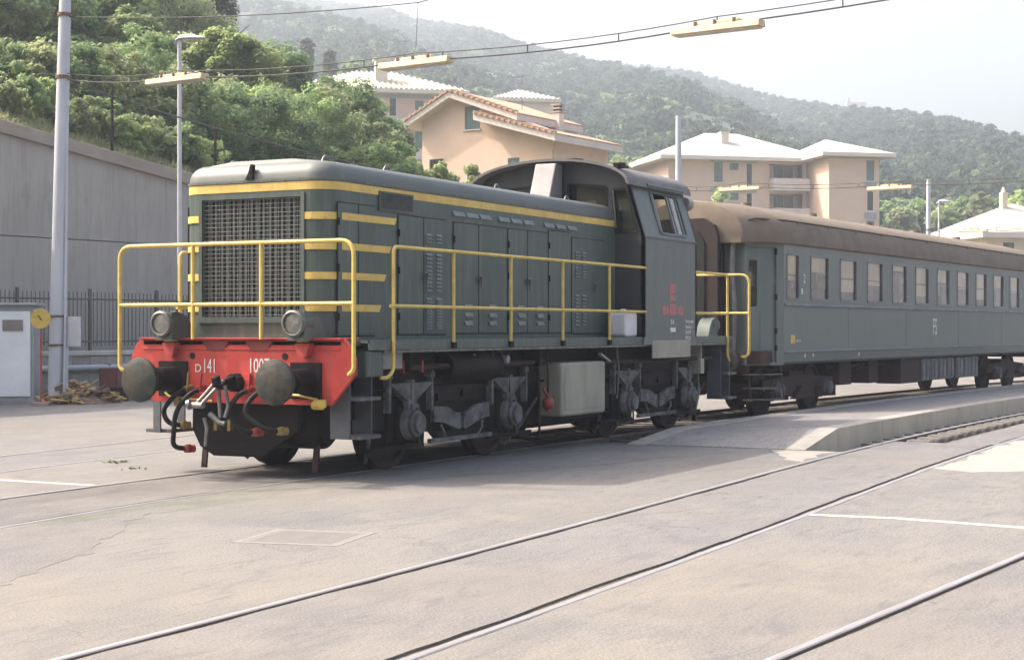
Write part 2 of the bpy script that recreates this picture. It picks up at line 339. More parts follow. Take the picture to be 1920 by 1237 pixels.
WASH_SUN = mat('cement_and_sun_white', (0.29, 0.268, 0.245), (0.225, 0.205, 0.185), .9, scale=2.5, spots=(0.259, 0.223, 0.194), spot_scale=5, spot_lo=.5, spot_hi=.66)  # cement stain colour, also used for a painted spot of sunlight
BED = mat('track_bed_dirt', (.046, .039, .033), (.028, .024, .021), .95, scale=3, bump=.6, bscale=25, spots=(.15, .13, .11), spot_scale=30)
DIRT = mat('bare_ground', (0.216, 0.187, 0.151), (0.158, 0.137, 0.108), .95, scale=.3, bump=.4, bscale=8)
RAILTOP = mat('polished_rail_head', (.285, .275, .285), (.205, .19, .18), .45, metal=.25, scale=6, stretch=(.2, 4, 1))
RAILSIDE = mat('rail_rust', (.15, .105, .08), (.10, .07, .055), .85, scale=8)
SLEEPER = mat('sleeper_dusty', (.13, .12, .108), (.085, .077, .068), .9, scale=6, bump=.3)

structure(MB().add([(-75, -280, -.30), (895, -280, -.30), (895, 750, -.30), (-75, 750, -.30)], [(0, 1, 2, 3)]).build('ground', DIRT))

XS = np.concatenate([np.arange(-24, 14, .25), np.arange(14, 40, .5), np.arange(40, 90.1, 2.0)])
def smooth_table(tab, w=2.5):
    t = np.array(tab, float); xs = np.arange(-60, 130, .25); y = np.interp(xs, t[:, 0], t[:, 1])
    k = np.exp(-.5 * (np.arange(-40, 41) * .25 / w) ** 2); k /= k.sum()
    yp = np.concatenate([y[0] + (np.arange(-40, 0)) * (y[1] - y[0]), y, y[-1] + np.arange(1, 41) * (y[-1] - y[-2])])
    ys = np.convolve(yp, k, 'valid'); return lambda x: np.interp(x, xs, ys)
def loco_c(x):
    x = np.asarray(x, float)
    y = np.where(x > 0, 0, np.where(x > -5, -.016 * x * x, -.4 + .16 * (x + 5)))
    return y - np.where(x > 12, np.where(x < 60, (x - 12) ** 2 / 360, 6.4 + (x - 60) * .267), 0)
mid_c = smooth_table([(-40, -5.92), (-7, -5.83), (-2.5, -5.76), (1, -5.64), (4.5, -5.5), (7.5, -5.42), (11, -5.42), (14, -5.5), (18.4, -5.68), (26, -6.25), (40, -7.9), (60, -11.5), (130, -30)])
third_c = smooth_table([(-40, -5.6), (-6, -8.87), (-4, -9.05), (-1.5, -9.27), (8, -10.1), (30, -12.5), (130, -36)])
back_c = smooth_table([(-60, -3.0), (0, 3.53), (8, 4.41), (20, 5.3), (40, 5.0), (90, 1.2), (130, -4)])
def ribbon_strip(name, top, bot, m, x0, x1, z=0.0, depth=.22, jit=.006, parent=None, ztop=None):
    xs = XS[(XS >= x0) & (XS <= x1)]; mb = MB(); n = len(xs)
    wob = lambda: jit * (nrs.uniform(-1, 1, n) * .8 + 1.1 * np.interp(xs, np.arange(-30, 100, .9), nrs.uniform(-1, 1, 145)[:len(np.arange(-30, 100, .9))]))
    yt = top(xs) + wob(); yb = bot(xs) + wob()
    for x, a, b in zip(xs, yt, yb): mb.v += [(x, a, z), (x, b, z), (x, a, z - depth), (x, b, z - depth)]
    for k in range(n - 1):
        i, j = 4 * k, 4 * k + 4; mb.f += [(i, i + 1, j + 1, j), (i, j, j + 2, i + 2), (i + 1, i + 3, j + 3, j + 1)]
    mb.f += [(0, 2, 3, 1), (4 * n - 4, 4 * n - 3, 4 * n - 1, 4 * n - 2)]
    o = mb.build(name, m, parent); return structure(o) if parent is None else o
HW, GR = .034, .076    # rail head half width, far side of the flange groove
off = lambda f, d: (lambda x: f(x) + d)
K = .75
ribbon_strip('yard_paving', lambda x: np.full_like(x, 40.), off(back_c, K + HW), PAVE, -24, 90)
ribbon_strip('track_paving', off(back_c, K - GR + .02), off(back_c, -K + GR - .02), PAVE_PINK, -24, 90)
ribbon_strip('yard_paving', off(back_c, -K - HW), off(loco_c, K + HW), PAVE, -20, 90)
ribbon_strip('track_paving', off(loco_c, K - GR), off(loco_c, -K + GR), PAVE_OIL, -24, 6.6, jit=.012)
ribbon_strip('yard_paving', off(loco_c, -K - HW), off(mid_c, K + HW), PAVE_MOSS, -24, 7.25)
ribbon_strip('track_paving', off(mid_c, K - GR), off(mid_c, -K + .098), PAVE_PINK, -24, 9.5, jit=.012)
ribbon_strip('track_paving', off(mid_c, K - .78), off(mid_c, -K + GR), PAVE_PINK, 9.5, 90, jit=.02)
ribbon_strip('yard_paving', off(mid_c, -K - HW), off(third_c, K + HW), PAVE, -24, 90)
ribbon_strip('track_paving', off(third_c, K - GR), off(third_c, -K + GR), PAVE_PINK, -24, 90)
ribbon_strip('yard_paving', off(third_c, -K - HW), lambda x: np.full_like(x, -60.), PAVE, -24, 90)

def sheet(name, poly, m, z=.002, jit=.03, sub=4, parent=None):
    P = []; k = len(poly)
    for i in range(k):
        a, b = Vector(poly[i]), Vector(poly[(i + 1) % k]); l = (b - a).length; ns = max(2, int(l / .18))
        for j in range(ns):
            q = a.lerp(b, j / ns); P.append((q.x + rnd.uniform(-jit, jit) * 1.5, q.y + rnd.uniform(-jit, jit) * 1.5))
    mb = holed(P, [], fZ, z, z - .003); return structure(mb.build(name, m, parent))

def rail_mesh(f, d, x0, x1):
    prof = [(-.032, -.035), (-.032, .000), (-.024, .006), (.024, .006), (.032, .000), (.032, -.035), (.010, -.05), (.010, -.145), (.07, -.16), (-.07, -.16), (-.010, -.145), (-.010, -.05)]
    xs = XS[(XS >= x0) & (XS <= x1)]; ys = f(xs) + d; mb = MB(); n = len(prof)
    for x, y in zip(xs, ys): mb.v += [(x, y + u, v) for u, v in prof]
    for k in range(len(xs) - 1): mb.f += [(k * n + i, k * n + (i + 1) % n, (k + 1) * n + (i + 1) % n, (k + 1) * n + i) for i in range(n)]
    me = mb.mesh('rail'); me.materials.append(RAILSIDE); me.materials.append(RAILTOP)
    for p in me.polygons:
        if p.center.z > -.01: p.material_index = 1
    return me
slp = MB().box(-.12, .12, -1.20, 1.20, -.15, -.055).mesh('sleeper')
slp2 = MB().box(-.13, .13, -.18, .18, -.02, .035).mesh('sleeper_block')
for f, x0, x1, sl in ((loco_c, -24, 90, (6.9, 40)), (mid_c, -24, 90, (9.7, 32)), (third_c, -24, 90, None), (back_c, -20, 90, None)):
    tr = structure(bpy.data.objects.new('railway_track', None)); C.objects.link(tr)
    ribbon_strip('track_bed', off(f, 1.45), off(f, -1.45), BED, x0, x1, z=-.15, depth=.1, jit=.0, parent=tr)
    for d in (K, -K): link('rail', rail_mesh(f, d, x0, x1), None, tr)
    if sl:
        for x in np.arange(sl[0], sl[1], .6):
            o = link('sleeper', slp, SLEEPER, tr); o.location = (x, float(f(x)), 0)
            o.rotation_euler.z = atan2(float(f(x + .5) - f(x - .5)), 1.0) + rnd.uniform(-.02, .02)
            if f is mid_c:     # the rounded sleeper shoulders left bare beside the rail
                b = MB().box(-.125, .125, -.20, .17, -.12, .022).build('sleeper_shoulder', SLEEPER, tr, bevel=.05, seg=3) if 'shoulder' not in globals() else link('sleeper_shoulder', shoulder, SLEEPER, tr)
                if 'shoulder' not in globals(): shoulder = b.data
                elif not b.modifiers:
                    bv = b.modifiers.new('bevel', 'BEVEL'); bv.width = .05; bv.segments = 3
                b.location = (x, float(f(x)) + K - .36, 0); b.rotation_euler.z = o.rotation_euler.z

# dirt packed into the flange grooves
GROOVE = mat('flangeway_dirt', (.165, .135, .10), (.10, .08, .06), .95, scale=5, spots=(.25, .215, .175), spot_scale=14, spot_lo=.5, spot_hi=.66, bump=.6, bscale=40)
for f, xe in ((loco_c, 6.6), (mid_c, 9.5), (third_c, 90), (back_c, 90)):
    ribbon_strip('flangeway_fill', off(f, K - .03), off(f, K - .16), GROOVE, -24, xe, z=-.016, depth=.05, jit=.0)
    ribbon_strip('flangeway_fill', off(f, -K + .18), off(f, -K + .03), GROOVE, -24, xe, z=-.016, depth=.05, jit=.0)
# painted lines, stains and a painted patch of sunlight on the paving
structure(MB().box(-.80, -.69, .80, 2.62, .001, .005).build('painted_line', LINEW))
structure(MB().prism([(.04, -6.42), (.15, -6.42), (.22, -7.2), (.02, -8.46), (-.10, -8.46), (.10, -7.2)], fZ, .001, .005).build('painted_line', LINEW))
sheet('asphalt_patch', [(-6.3, -3.25), (-4.6, -2.6), (-3.6, -2.0), (-2.4, -1.3), (-4.0, -1.15), (-7.0, -1.7), (-8.5, -2.3)], PAVE_DARK, jit=.05)
sheet('asphalt_patch', [(-.6, -.95), (3.2, -.92), (6.6, -.92), (7.1, -1.5), (6.6, -3.4), (3.0, -2.4), (1.0, -1.6)], PAVE_MOSS, jit=.06)
sheet('asphalt_patch', [(-7.2, -5.35), (-4.5, -5.30), (-.5, -5.25), (-1.0, -5.7), (-4.5, -5.8), (-7.2, -5.7)], PAVE_DARK, jit=.06) if False else None
sheet('stain_and_sun_patch', [(5.2, -6.30), (10.5, -6.28), (11, -6.75), (8.0, -7.4), (5.4, -7.25), (4.9, -6.7)], WASH_SUN, jit=.06)
sheet('stain_and_sun_patch', [(6.6, -3.95), (7.2, -3.7), (7.22, -4.55), (5.4, -4.62), (5.9, -4.3)], WASH_SUN, jit=.05)  # sunlit spot at the ramp foot, painted as a pale sheet

# platform: ramp, surface, kerbs along both edges
plat = structure(bpy.data.objects.new('platform', None)); C.objects.link(plat)
def pz(x): return np.clip((np.asarray(x, float) - 7.25) / 1.55, 0, 1)
pf, pn = off(loco_c, -1.62), off(mid_c, 1.30)
xs = XS[(XS >= 7.25) & (XS <= 70)]; mb = MB()
yf, yn, t = pf(xs) - .28, pn(xs) + .28, pz(xs)
for x, a, b, s in zip(xs, yf, yn, t): mb.v += [(x, a, .01 + .115 * s), (x, b, .01 + .185 * s), (x, a, -.25), (x, b, -.25)]
for k in range(len(xs) - 1):
    i, j = 4 * k, 4 * k + 4; mb.f += [(i, i + 1, j + 1, j), (i, j, j + 2, i + 2), (i + 1, i + 3, j + 3, j + 1)]
mb.f += [(0, 2, 3, 1)]
mb.build('platform_surface', PLATTOP, plat)
def kerb_run(fy, sgn, zt, L0, face):
    xb = [7.25, 8.8] + list(np.arange(8.8 + L0, 68, L0))
    for a, b in zip(xb, xb[1:]):
        mb = MB(); q = np.linspace(a + .005, b - .005, max(2, int((b - a) / .5) + 1))
        for x in q:
            y = float(fy(x)); s = float(pz(x)); z = .012 + zt * s
            mb.v += [(x, y, z), (x, y + sgn * .275, z - .001), (x, y, -.28), (x, y + sgn * .275, -.28)]
        for k in range(len(q) - 1):
            i, j = 4 * k, 4 * k + 4; mb.f += [(i, i + 1, j + 1, j), (i, j, j + 2, i + 2), (i + 1, i + 3, j + 3, j + 1)]
        e = 4 * len(q); mb.f += [(0, 2, 3, 1), (e - 4, e - 3, e - 1, e - 2)]
        me = mb.mesh('kerb_stone'); me.materials.append(KERB); me.materials.append(KERBFACE)
        for p in me.polygons:
            if abs(p.normal.z) < .6: p.material_index = 1
        link('kerb_stone', me, None, plat)
kerb_run(pf, -1, .125, 2.0, KERBFACE); kerb_run(pn, 1, .195, 5.2, KERBFACE)
MB().prism([(11.4, -1.95), (11.52, -1.95), (11.62, -3.82), (11.46, -3.82)], fZ, .135, .206).build('platform_line', LINEW, plat) if False else None

# drain cover let into the paving
dc = thing('drain_cover', 'square ribbed drain cover set in the paving between the tracks', 'drain cover', (-3.15, -3.48, .002), radians(12))
COVER = mat('drain_iron', (0.185, 0.172, 0.163), (0.162, 0.152, 0.146), .8, scale=6, bump=.3)
MB().box(-.36, .36, -.36, .36, -.02, .0).build('plate', COVER, dc)
frame_ring(rect(-.42, .42, -.42, .42), .055, fZ, -.02, .0005).build('frame', COVER, dc)
rb = MB().box(-.013, .013, -.33, .33, -.001, .0025).mesh('rib')
for k in range(12): o = link('rib', rb, COVER, dc); o.location.x = -.31 + k * .056
# ------------------------------------------------------------------ hillside, retaining wall, houses, trees
FWD = Vector((cos(YAW), sin(YAW), 0)); RGT = Vector((sin(YAW), -cos(YAW), 0))
def spot(px, dist):
    """a place on the map: bearing as seen from the photographer, distance in metres"""
    p = CAM + (FWD + RGT * ((px - 960) / 3062.0)) * dist; return p.x, p.y
WA = radians(-6); W0 = Vector((13.95, 16.76, 0)); WD = Vector((cos(WA), sin(WA), 0)); WN = Vector((-sin(WA), cos(WA), 0))
def wall_top(x): return np.clip(6.32 - .125 * np.asarray(x, float), .0, 9)
def bank_h(x, y):
    k = np.interp(x, [-30, 0, 20, 50, 90, 130, 190, 260], [.48, .48, .44, .36, .20, .16, .12, .10])
    ye = np.where(y < 40, y, 40 + (y - 40) * .55)
    z = np.maximum(wall_top(x) - .28, -.35) + k * ye
    return z + .35 * np.sin(x * .31 + 1) * np.sin(y * .27) * np.clip(y / 6, 0, 1)
RX = np.array([-2600, -1200, -400, 0, 300, 520, 631, 734, 773, 822, 903, 946, 985, 1050, 1100, 1160, 1290, 1358, 1445, 1516, 1580, 1714, 1773, 1872, 1920, 2300, 3200])
RY = np.array([-120, -120, -100, -80, -50, -15, 2, 14, 34, 40, 52, 68, 82, 98, 112, 118, 132, 154, 182, 194, 204, 218, 233, 250, 258, 300, 380]) + 17.0
def ridge_d(px): return np.interp(px, [-400, 600, 1000, 1400, 1900, 2600], [1000, 1000, 900, 800, 720, 640])
def far_h(px, D):
    rd = ridge_d(px); zr = 1.59 + (616 - np.interp(px, RX, RY)) / 3062 * rd
    s = (D - 150) / (rd - 150)
    z = 4 + (zr - 4) * np.where(s < 1, np.clip(s, 0, 1) ** .92, 1 - (s - 1) * .9)
    az = np.arctan((px - 960) / 3062)
    return z + np.where(s < 1, np.sin(az * 34 + D * .011) * 4 * np.clip(s * 2, 0, 1) * np.clip((1 - s) * 2.5, 0, 1), 0)
def ground_z(x, y):
    d = Vector((x, y, 0)) - W0; z = float(bank_h(d.dot(WD), d.dot(WN))) if d.dot(WN) > .3 and d.dot(WD) < 255 and d.dot(WN) < 150 else -.3
    r = Vector((x, y, 0)) - Vector((CAM.x, CAM.y, 0)); D = r.dot(FWD)
    if D > 155: z = max(z, float(far_h(960 + 3062 * r.dot(RGT) / D, D)))
    return z
BANK = mat('grassy_bank_soil', (.135, .155, .065), (.21, .19, .10), .95, scale=.6, bump=.6, bscale=6, spots=(.07, .095, .035), spot_scale=2.5, spot_lo=.45, spot_hi=.65)
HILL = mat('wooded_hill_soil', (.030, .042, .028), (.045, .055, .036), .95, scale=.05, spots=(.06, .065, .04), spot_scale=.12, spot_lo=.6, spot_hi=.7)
xs = np.concatenate([np.arange(-30, 60, 1.0), np.arange(60, 251, 4.0)]); ys = np.concatenate([np.arange(.3, 30, .9), np.arange(30, 145, 4.0)])
gx, gy = np.meshgrid(xs, ys, indexing='ij'); gz = bank_h(gx, gy)
P = [tuple(W0 + WD * float(a) + WN * float(b) + Vector((0, 0, float(c)))) for a, b, c in zip(gx.ravel(), gy.ravel(), gz.ravel())]
ny = len(ys); me = bpy.data.meshes.new('bank'); me.from_pydata(P, [], [(i * ny + j, (i + 1) * ny + j, (i + 1) * ny + j + 1, i * ny + j + 1) for i in range(len(xs) - 1) for j in range(ny - 1)])
me.polygons.foreach_set('use_smooth', [True] * len(me.polygons)); structure(link('bank', me, BANK))
pxs = np.linspace(-420, 2650, 150); Ds = np.arange(150, 1010, 14)
P = []
for px in pxs:
    for D in Ds:
        D = min(D, float(ridge_d(px)) * 1.02 + (D - 1000) * .002); x, y = spot(px, D); P.append((x, y, float(far_h(np.array(px), np.array(D)))))
nd = len(Ds); me = bpy.data.meshes.new('hill'); me.from_pydata(P, [], [(i * nd + j, (i + 1) * nd + j, (i + 1) * nd + j + 1, i * nd + j + 1) for i in range(len(pxs) - 1) for j in range(nd - 1)])
me.polygons.foreach_set('use_smooth', [True] * len(me.polygons)); structure(link('hill', me, HILL))

# retaining wall
rw = thing('retaining_wall', 'high grey concrete retaining wall with sloping coping at the left', 'wall', W0, WA)
WALLC = mat('retaining_wall_concrete', (.365, .345, .318), (.305, .288, .265), .92, scale=.9, stretch=(1, 1, .35), spots=(.235, .21, .185), spot_scale=1.6, spot_lo=.55, spot_hi=.78, bump=.35, bscale=14, streak=(.20, .165, .13), streak_amt=.55)
COPE = mat('wall_coping', (.33, .285, .245), (.27, .225, .19), .92, scale=1.5, spots=(.33, .19, .10), spot_scale=1.2, spot_lo=.62, spot_hi=.75, bump=.3)
STAIN = mat('rust_streak', (.27, .19, .125), (.285, .245, .205), .92, scale=3, stretch=(1, 1, .2), lo=.4, hi=.7)
X0, X1 = -26., 50.
MB().prism([(X0, -.3), (X1, -.3), (X1, .15), (X0, 3.70)] if False else [(X0, -.3), (X1, -.3), (X1, float(wall_top(X1)) * .4), (24, 2.9), (18, 3.70), (X0, 3.70)], fY, 0, .5).build('lower_lift', WALLC, rw)
edges = list(np.arange(X0 - 1.0, X1, 11.0)) + [X1]
for a, b in zip(edges, edges[1:]):
    z = lambda q: max(float(wall_top(q)) - .30 if q > -20 else 8.9, .05)
    zb = lambda q: -.2 if q > 18 else 3.725
    MB().prism([(a + .003, zb(b)), (b - .003, zb(b)), (b - .003, z(b)), (a + .003, z(a))], fY, .022, .5).build('wall_panel', WALLC, rw)
    MB().prism([(a + .004, z(a) + .0), (b - .004, z(b) + .0), (b - .004, z(b) + .30), (a + .004, z(a) + .30)], fY, -.09, .6).build('coping_stone', COPE, rw, bevel=.02)
# wire fence posts on the coping
for k, x in enumerate((-3.5, .0, 3.6, 7.2, 10.8)):
    MB().box(x - .025, x + .025, .25, .30, float(wall_top(x)) - .05, float(wall_top(x)) + 1.55).build('fence_post', BLACK, rw)

# ---------------- foliage
def leaf_mat(name, a, b, c):
    m = bpy.data.materials.new(name); m.use_nodes = True; nt = m.node_tree; N = nt.nodes; L = nt.links; bs = N['Principled BSDF']
    g = N.new('ShaderNodeNewGeometry'); r = N.new('ShaderNodeValToRGB'); e = r.color_ramp.elements
    e[0].color = (*a, 1); e[0].position = .1; e[1].color = (*b, 1); e[1].position = .95; k = e.new(.55); k.color = (*[(x + y) / 2 for x, y in zip(a, b)], 1)
    L.new(g.outputs['Random Per Island'], r.inputs[0])
    tc = N.new('ShaderNodeTexCoord'); nz = N.new('ShaderNodeTexNoise'); nz.inputs['Scale'].default_value = .8; nz.inputs['Detail'].default_value = 4; L.new(tc.outputs['Object'], nz.inputs['Vector'])
    rr = N.new('ShaderNodeValToRGB'); rr.color_ramp.elements[0].position = .42; rr.color_ramp.elements[1].position = .62; L.new(nz.outputs['Fac'], rr.inputs[0])
    oi = N.new('ShaderNodeObjectInfo')
    mx = N.new('ShaderNodeMix'); mx.data_type = 'RGBA'; L.new(rr.outputs[0], mx.inputs[0]); L.new(r.outputs[0], mx.inputs[6]); mx.inputs[7].default_value = (*c, 1)
    m2 = N.new('ShaderNodeMath'); m2.operation = 'MULTIPLY'; m2.inputs[1].default_value = .55; L.new(rr.outputs[0], m2.inputs[0]); L.new(m2.outputs[0], mx.inputs[0])
    hs = N.new('ShaderNodeHueSaturation'); L.new(mx.outputs[2], hs.inputs['Color'])
    mr = N.new('ShaderNodeMapRange'); mr.inputs['To Min'].default_value = .75; mr.inputs['To Max'].default_value = 1.25; L.new(oi.outputs['Random'], mr.inputs['Value']); L.new(mr.outputs[0], hs.inputs['Value'])
    L.new(hs.outputs[0], bs.inputs['Base Color']); bs.inputs['Roughness'].default_value = .65; bs.inputs['Specular IOR Level'].default_value = .25
    tr = N.new('ShaderNodeBsdfTranslucent'); L.new(hs.outputs[0], tr.inputs[0]); ms = N.new('ShaderNodeMixShader'); ms.inputs[0].default_value = .55
    L.new(bs.outputs[0], ms.inputs[1]); L.new(tr.outputs[0], ms.inputs[2]); L.new(ms.outputs[0], N['Material Output'].inputs['Surface'])
    return m
LEAF_MID = leaf_mat('leaves_mid_green', (0.218, 0.314, 0.133), (0.336, 0.426, 0.196), (0.157, 0.231, 0.104))
LEAF_LIGHT = leaf_mat('leaves_yellow_green', (0.308, 0.394, 0.162), (0.430, 0.484, 0.224), (0.211, 0.288, 0.120))
LEAF_DARK = leaf_mat('leaves_dark_green', (0.141, 0.212, 0.104), (0.232, 0.306, 0.149), (0.101, 0.156, 0.081))
LEAF_OLIVE = leaf_mat('leaves_olive', (0.263, 0.320, 0.159), (0.395, 0.418, 0.231), (0.195, 0.253, 0.125))
CYPRESS = leaf_mat('conifer_needles', (0.048, 0.058, 0.026), (0.084, 0.086, 0.041), (0.036, 0.043, 0.022))
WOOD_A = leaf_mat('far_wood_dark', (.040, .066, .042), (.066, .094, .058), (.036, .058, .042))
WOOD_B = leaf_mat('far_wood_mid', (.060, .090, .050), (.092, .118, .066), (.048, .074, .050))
GRASSM = leaf_mat('bank_grass', (0.217, 0.245, 0.121), (0.372, 0.363, 0.205), (0.151, 0.189, 0.089))
BARK = mat('bark', (.105, .088, .070), (.065, .052, .042), .9, scale=6, stretch=(1, 1, .3), bump=.4)
PALEBARK = mat('pale_bark', (.22, .20, .17), (.13, .115, .10), .9, scale=6, stretch=(1, 1, .3))
def quads_mesh(name, cen, nrm, size, asp=1.0):
    n = len(cen); up = nrs.normal(size=(n, 3)); a = np.cross(nrm, up); a /= np.linalg.norm(a, axis=1)[:, None] + 1e-9; b = np.cross(nrm, a); b /= np.linalg.norm(b, axis=1)[:, None] + 1e-9
    a = a * size[:, None]; b = b * size[:, None] * asp
    V = np.stack([cen - a * .9, cen - b * .55 + a * .1, cen + a, cen + b * .55 + a * .1], 1).reshape(-1, 3)
    me = bpy.data.meshes.new(name); me.vertices.add(4 * n); me.vertices.foreach_set('co', V.astype(np.float32).ravel())
    me.loops.add(4 * n); me.loops.foreach_set('vertex_index', np.arange(4 * n, dtype=np.int32)); me.polygons.add(n)
    me.polygons.foreach_set('loop_start', np.arange(0, 4 * n, 4, dtype=np.int32)); me.update(calc_edges=True); return me
def crown_mesh(name, rx, ry, rz, n, leaf, clumps, z0=0.0, kind='round'):
    """leaf faces gathered in clumps spread through the crown's volume; centre of crown at z0"""
    C0 = []
    while len(C0) < clumps:
        d = nrs.normal(size=3); d /= np.linalg.norm(d); r = nrs.uniform(.25, 1) ** .45
        p = d * r
        if kind == 'round':
            if p[2] < -.75: continue
            lump = 1 + .22 * sin(3 * atan2(d[1], d[0]) + 5 * d[2] + rx)
            C0.append((p[0] * rx * lump, p[1] * ry * lump, p[2] * rz))
        elif kind == 'cone':
            t = nrs.uniform(0, 1) ** .8; w = (1 - t) ** .75 * .98 + .03; a = nrs.uniform(0, 2 * pi); q = nrs.uniform(.45, 1)
            C0.append((cos(a) * w * q * rx, sin(a) * w * q * ry, (t * 2 - 1) * rz))
    C0 = np.array(C0); cr = (.31 if kind == 'round' else .22) * (rx * ry * rz) ** (1 / 3) * nrs.uniform(.65, 1.25, clumps)
    k = nrs.randint(0, clumps, n); d = nrs.normal(size=(n, 3)); d /= np.linalg.norm(d, axis=1)[:, None]
    rr = nrs.uniform(.15, 1, n) ** .5 * cr[k]; pos = C0[k] + d * rr[:, None] * np.array([1, 1, .72])
    nrm = d * .8 + nrs.normal(size=(n, 3)) * .55 + np.array([-.12, .35, .75]); nrm /= np.linalg.norm(nrm, axis=1)[:, None]
    pos[:, 2] += z0
    return quads_mesh(name, pos, nrm, leaf * nrs.uniform(.6, 1.35, n))
def tree(px, dist, y_top, wpx, m, label, name='broadleaf_tree', n=7000, leaf=.098, trunk=BARK, kind='round', clear=.12, group='trees on the bank'):
    x, y = spot(px, dist); zb = ground_z(x, y); zt = 1.59 + (616 - y_top) / 3062 * dist; h = max(3.0, zt - zb); w = wpx / 3062 * dist / 2
    t = thing(name, label, 'tree', (x, y, zb), rnd.uniform(0, 6), group)
    rz = h * (1 - clear) / 2; zc = h - rz
    if dist < 100: n = int(n * 2.3)
    tk = MB().tube([(0, 0, -.3), (.05 * h * .3, .02 * h, h * .3), (.0, .03 * h, h * .6), (.02 * h, .0, h * .9)], .03 * h * .55 + .05, 8, .02)
    for k in range(6):
        a = k * 1.05 + rnd.random(); z = h * (clear + .08 + .09 * k) if kind == 'round' else h * .3
        tk.tube([(0, .02 * h, z), (cos(a) * w * .4, sin(a) * w * .4, z + .10 * h), (cos(a) * w * .8, sin(a) * w * .8, z + .18 * h)], .012 * h + .015, 6, .012)
    tk.build('trunk', trunk, t, smooth=60)
    link('crown', crown_mesh('crown', w, w * .9, rz, n, leaf, 95 if kind == 'round' else 140, zc, kind), m, t)
    return t
def shrub(px, dist, y_top, wpx, m, label, n=2600, leaf=.13, group='shrubs on the bank'):
    x, y = spot(px, dist); zb = ground_z(x, y); zt = 1.59 + (616 - y_top) / 3062 * dist; h = max(1.0, zt - zb); w = wpx / 3062 * dist / 2
    o = link('shrub', crown_mesh('shrub', w, w * .85, h * .55, n, leaf, 40, h * .5), m); o.location = (x, y, zb); o.rotation_euler.z = rnd.uniform(0, 6)
    return tag(o, label, 'shrub', group)
tree(25, 64, -50, 270, LEAF_OLIVE, 'large olive-green tree at the top left corner', n=12000)
tree(175, 62, -60, 230, LEAF_LIGHT, 'tall yellow-green tree just right of the white mast top', n=11000)
tree(300, 74, -45, 220, LEAF_OLIVE, 'tall olive-green tree between the street lamp and the white mast', n=11000)
tree(405, 92, -95, 120, CYPRESS, 'tall dark conifer at the top edge, left of the hazy hill', name='conifer_tree', n=13000, leaf=.09, kind='cone', clear=.03)
tree(352, 88, -60, 110, CYPRESS, 'second dark conifer, half hidden behind the street lamp tree', name='conifer_tree', n=10000, leaf=.09, kind='cone', clear=.03)
tree(425, 58, 62, 165, LEAF_LIGHT, 'bright yellow-green young tree right of the street lamp head', n=7500, trunk=PALEBARK, clear=.34, leaf=.09)
tree(515, 72, 82, 150, LEAF_DARK, 'dark green tree right of the bright young tree', n=8500)
tree(590, 76, 148, 150, LEAF_DARK, 'dark green tree left of the apartment block with ribbed roof', n=8000)
tree(665, 80, 178, 130, LEAF_MID, 'green tree in front of the apartment block with ribbed roof', n=7500)
tree(725, 82, 225, 90, LEAF_MID, 'small green tree at the left corner of the gabled house', n=5000)
tree(250, 60, 95, 150, LEAF_LIGHT, 'rounded yellow-green tree behind the first tube lamp', n=7500)
tree(110, 58, 60, 150, LEAF_MID, 'mid-green tree behind the white mast', n=7500)
tree(15, 54, 90, 170, LEAF_OLIVE, 'lower olive-green tree at the left edge above the wall', n=7500)
tree(345, 66, 90, 140, LEAF_OLIVE, 'olive-green tree behind the street lamp pole', n=7000)
SH = [(30, 47, 150, 110, LEAF_OLIVE, 'olive shrub above the coping at the far left edge'), (95, 49, 185, 90, LEAF_MID, 'green shrub above the coping left of the white mast'),
      (165, 46, 165, 110, LEAF_OLIVE, 'olive shrub above the coping right of the white mast'), (225, 52, 180, 100, LEAF_LIGHT, 'pale yellow-green shrub left of the street lamp pole'),
      (290, 49, 215, 95, LEAF_MID, 'green shrub below the first tube lamp'), (345, 52, 225, 95, LEAF_OLIVE, 'olive shrub directly behind the street lamp pole'),
      (395, 56, 205, 100, LEAF_MID, 'green shrub under the bright young tree'), (440, 51, 262, 100, LEAF_MID, 'green shrub above the left end of the locomotive hood'),
      (490, 55, 240, 110, LEAF_DARK, 'dark shrub above the hood grille'), (545, 53, 262, 110, LEAF_OLIVE, 'olive shrub above the hood corner'),
      (600, 58, 225, 130, LEAF_MID, 'green shrub behind the hood corner, below the dark trees'), (640, 54, 262, 110, LEAF_LIGHT, 'pale yellow-green shrub above the hood vent'),
      (695, 60, 235, 120, LEAF_OLIVE, 'olive shrub left of the gabled house'), (720, 55, 268, 120, LEAF_MID, 'green shrub in front of the left corner of the gabled house'),
      (765, 57, 290, 80, LEAF_LIGHT, 'pale shrub at the foot of the gabled house, left end'), (822, 60, 308, 75, LEAF_LIGHT, 'pale shrub below the left lower window of the gabled house'),
      (885, 62, 314, 52, LEAF_LIGHT, 'small pale shrub below the middle lower window of the gabled house'), (690, 66, 205, 100, LEAF_DARK, 'dark shrub below the apartment block balcony')]
for q in SH: shrub(*q, n=7500, leaf=.075)
ORD = 'first second third fourth fifth sixth seventh eighth ninth tenth eleventh twelfth thirteenth fourteenth fifteenth sixteenth seventeenth eighteenth'.split()
ROW = [(20, 56, 95), (70, 60, 80), (125, 57, 100), (185, 55, 95), (235, 58, 110), (285, 62, 95), (330, 60, 130), (375, 64, 120), (420, 66, 150), (465, 62, 165), (510, 64, 170), (555, 66, 185), (605, 68, 195), (650, 66, 215), (480, 70, 110), (130, 66, 20), (60, 68, 0), (240, 68, 20)]
ROW.sort()
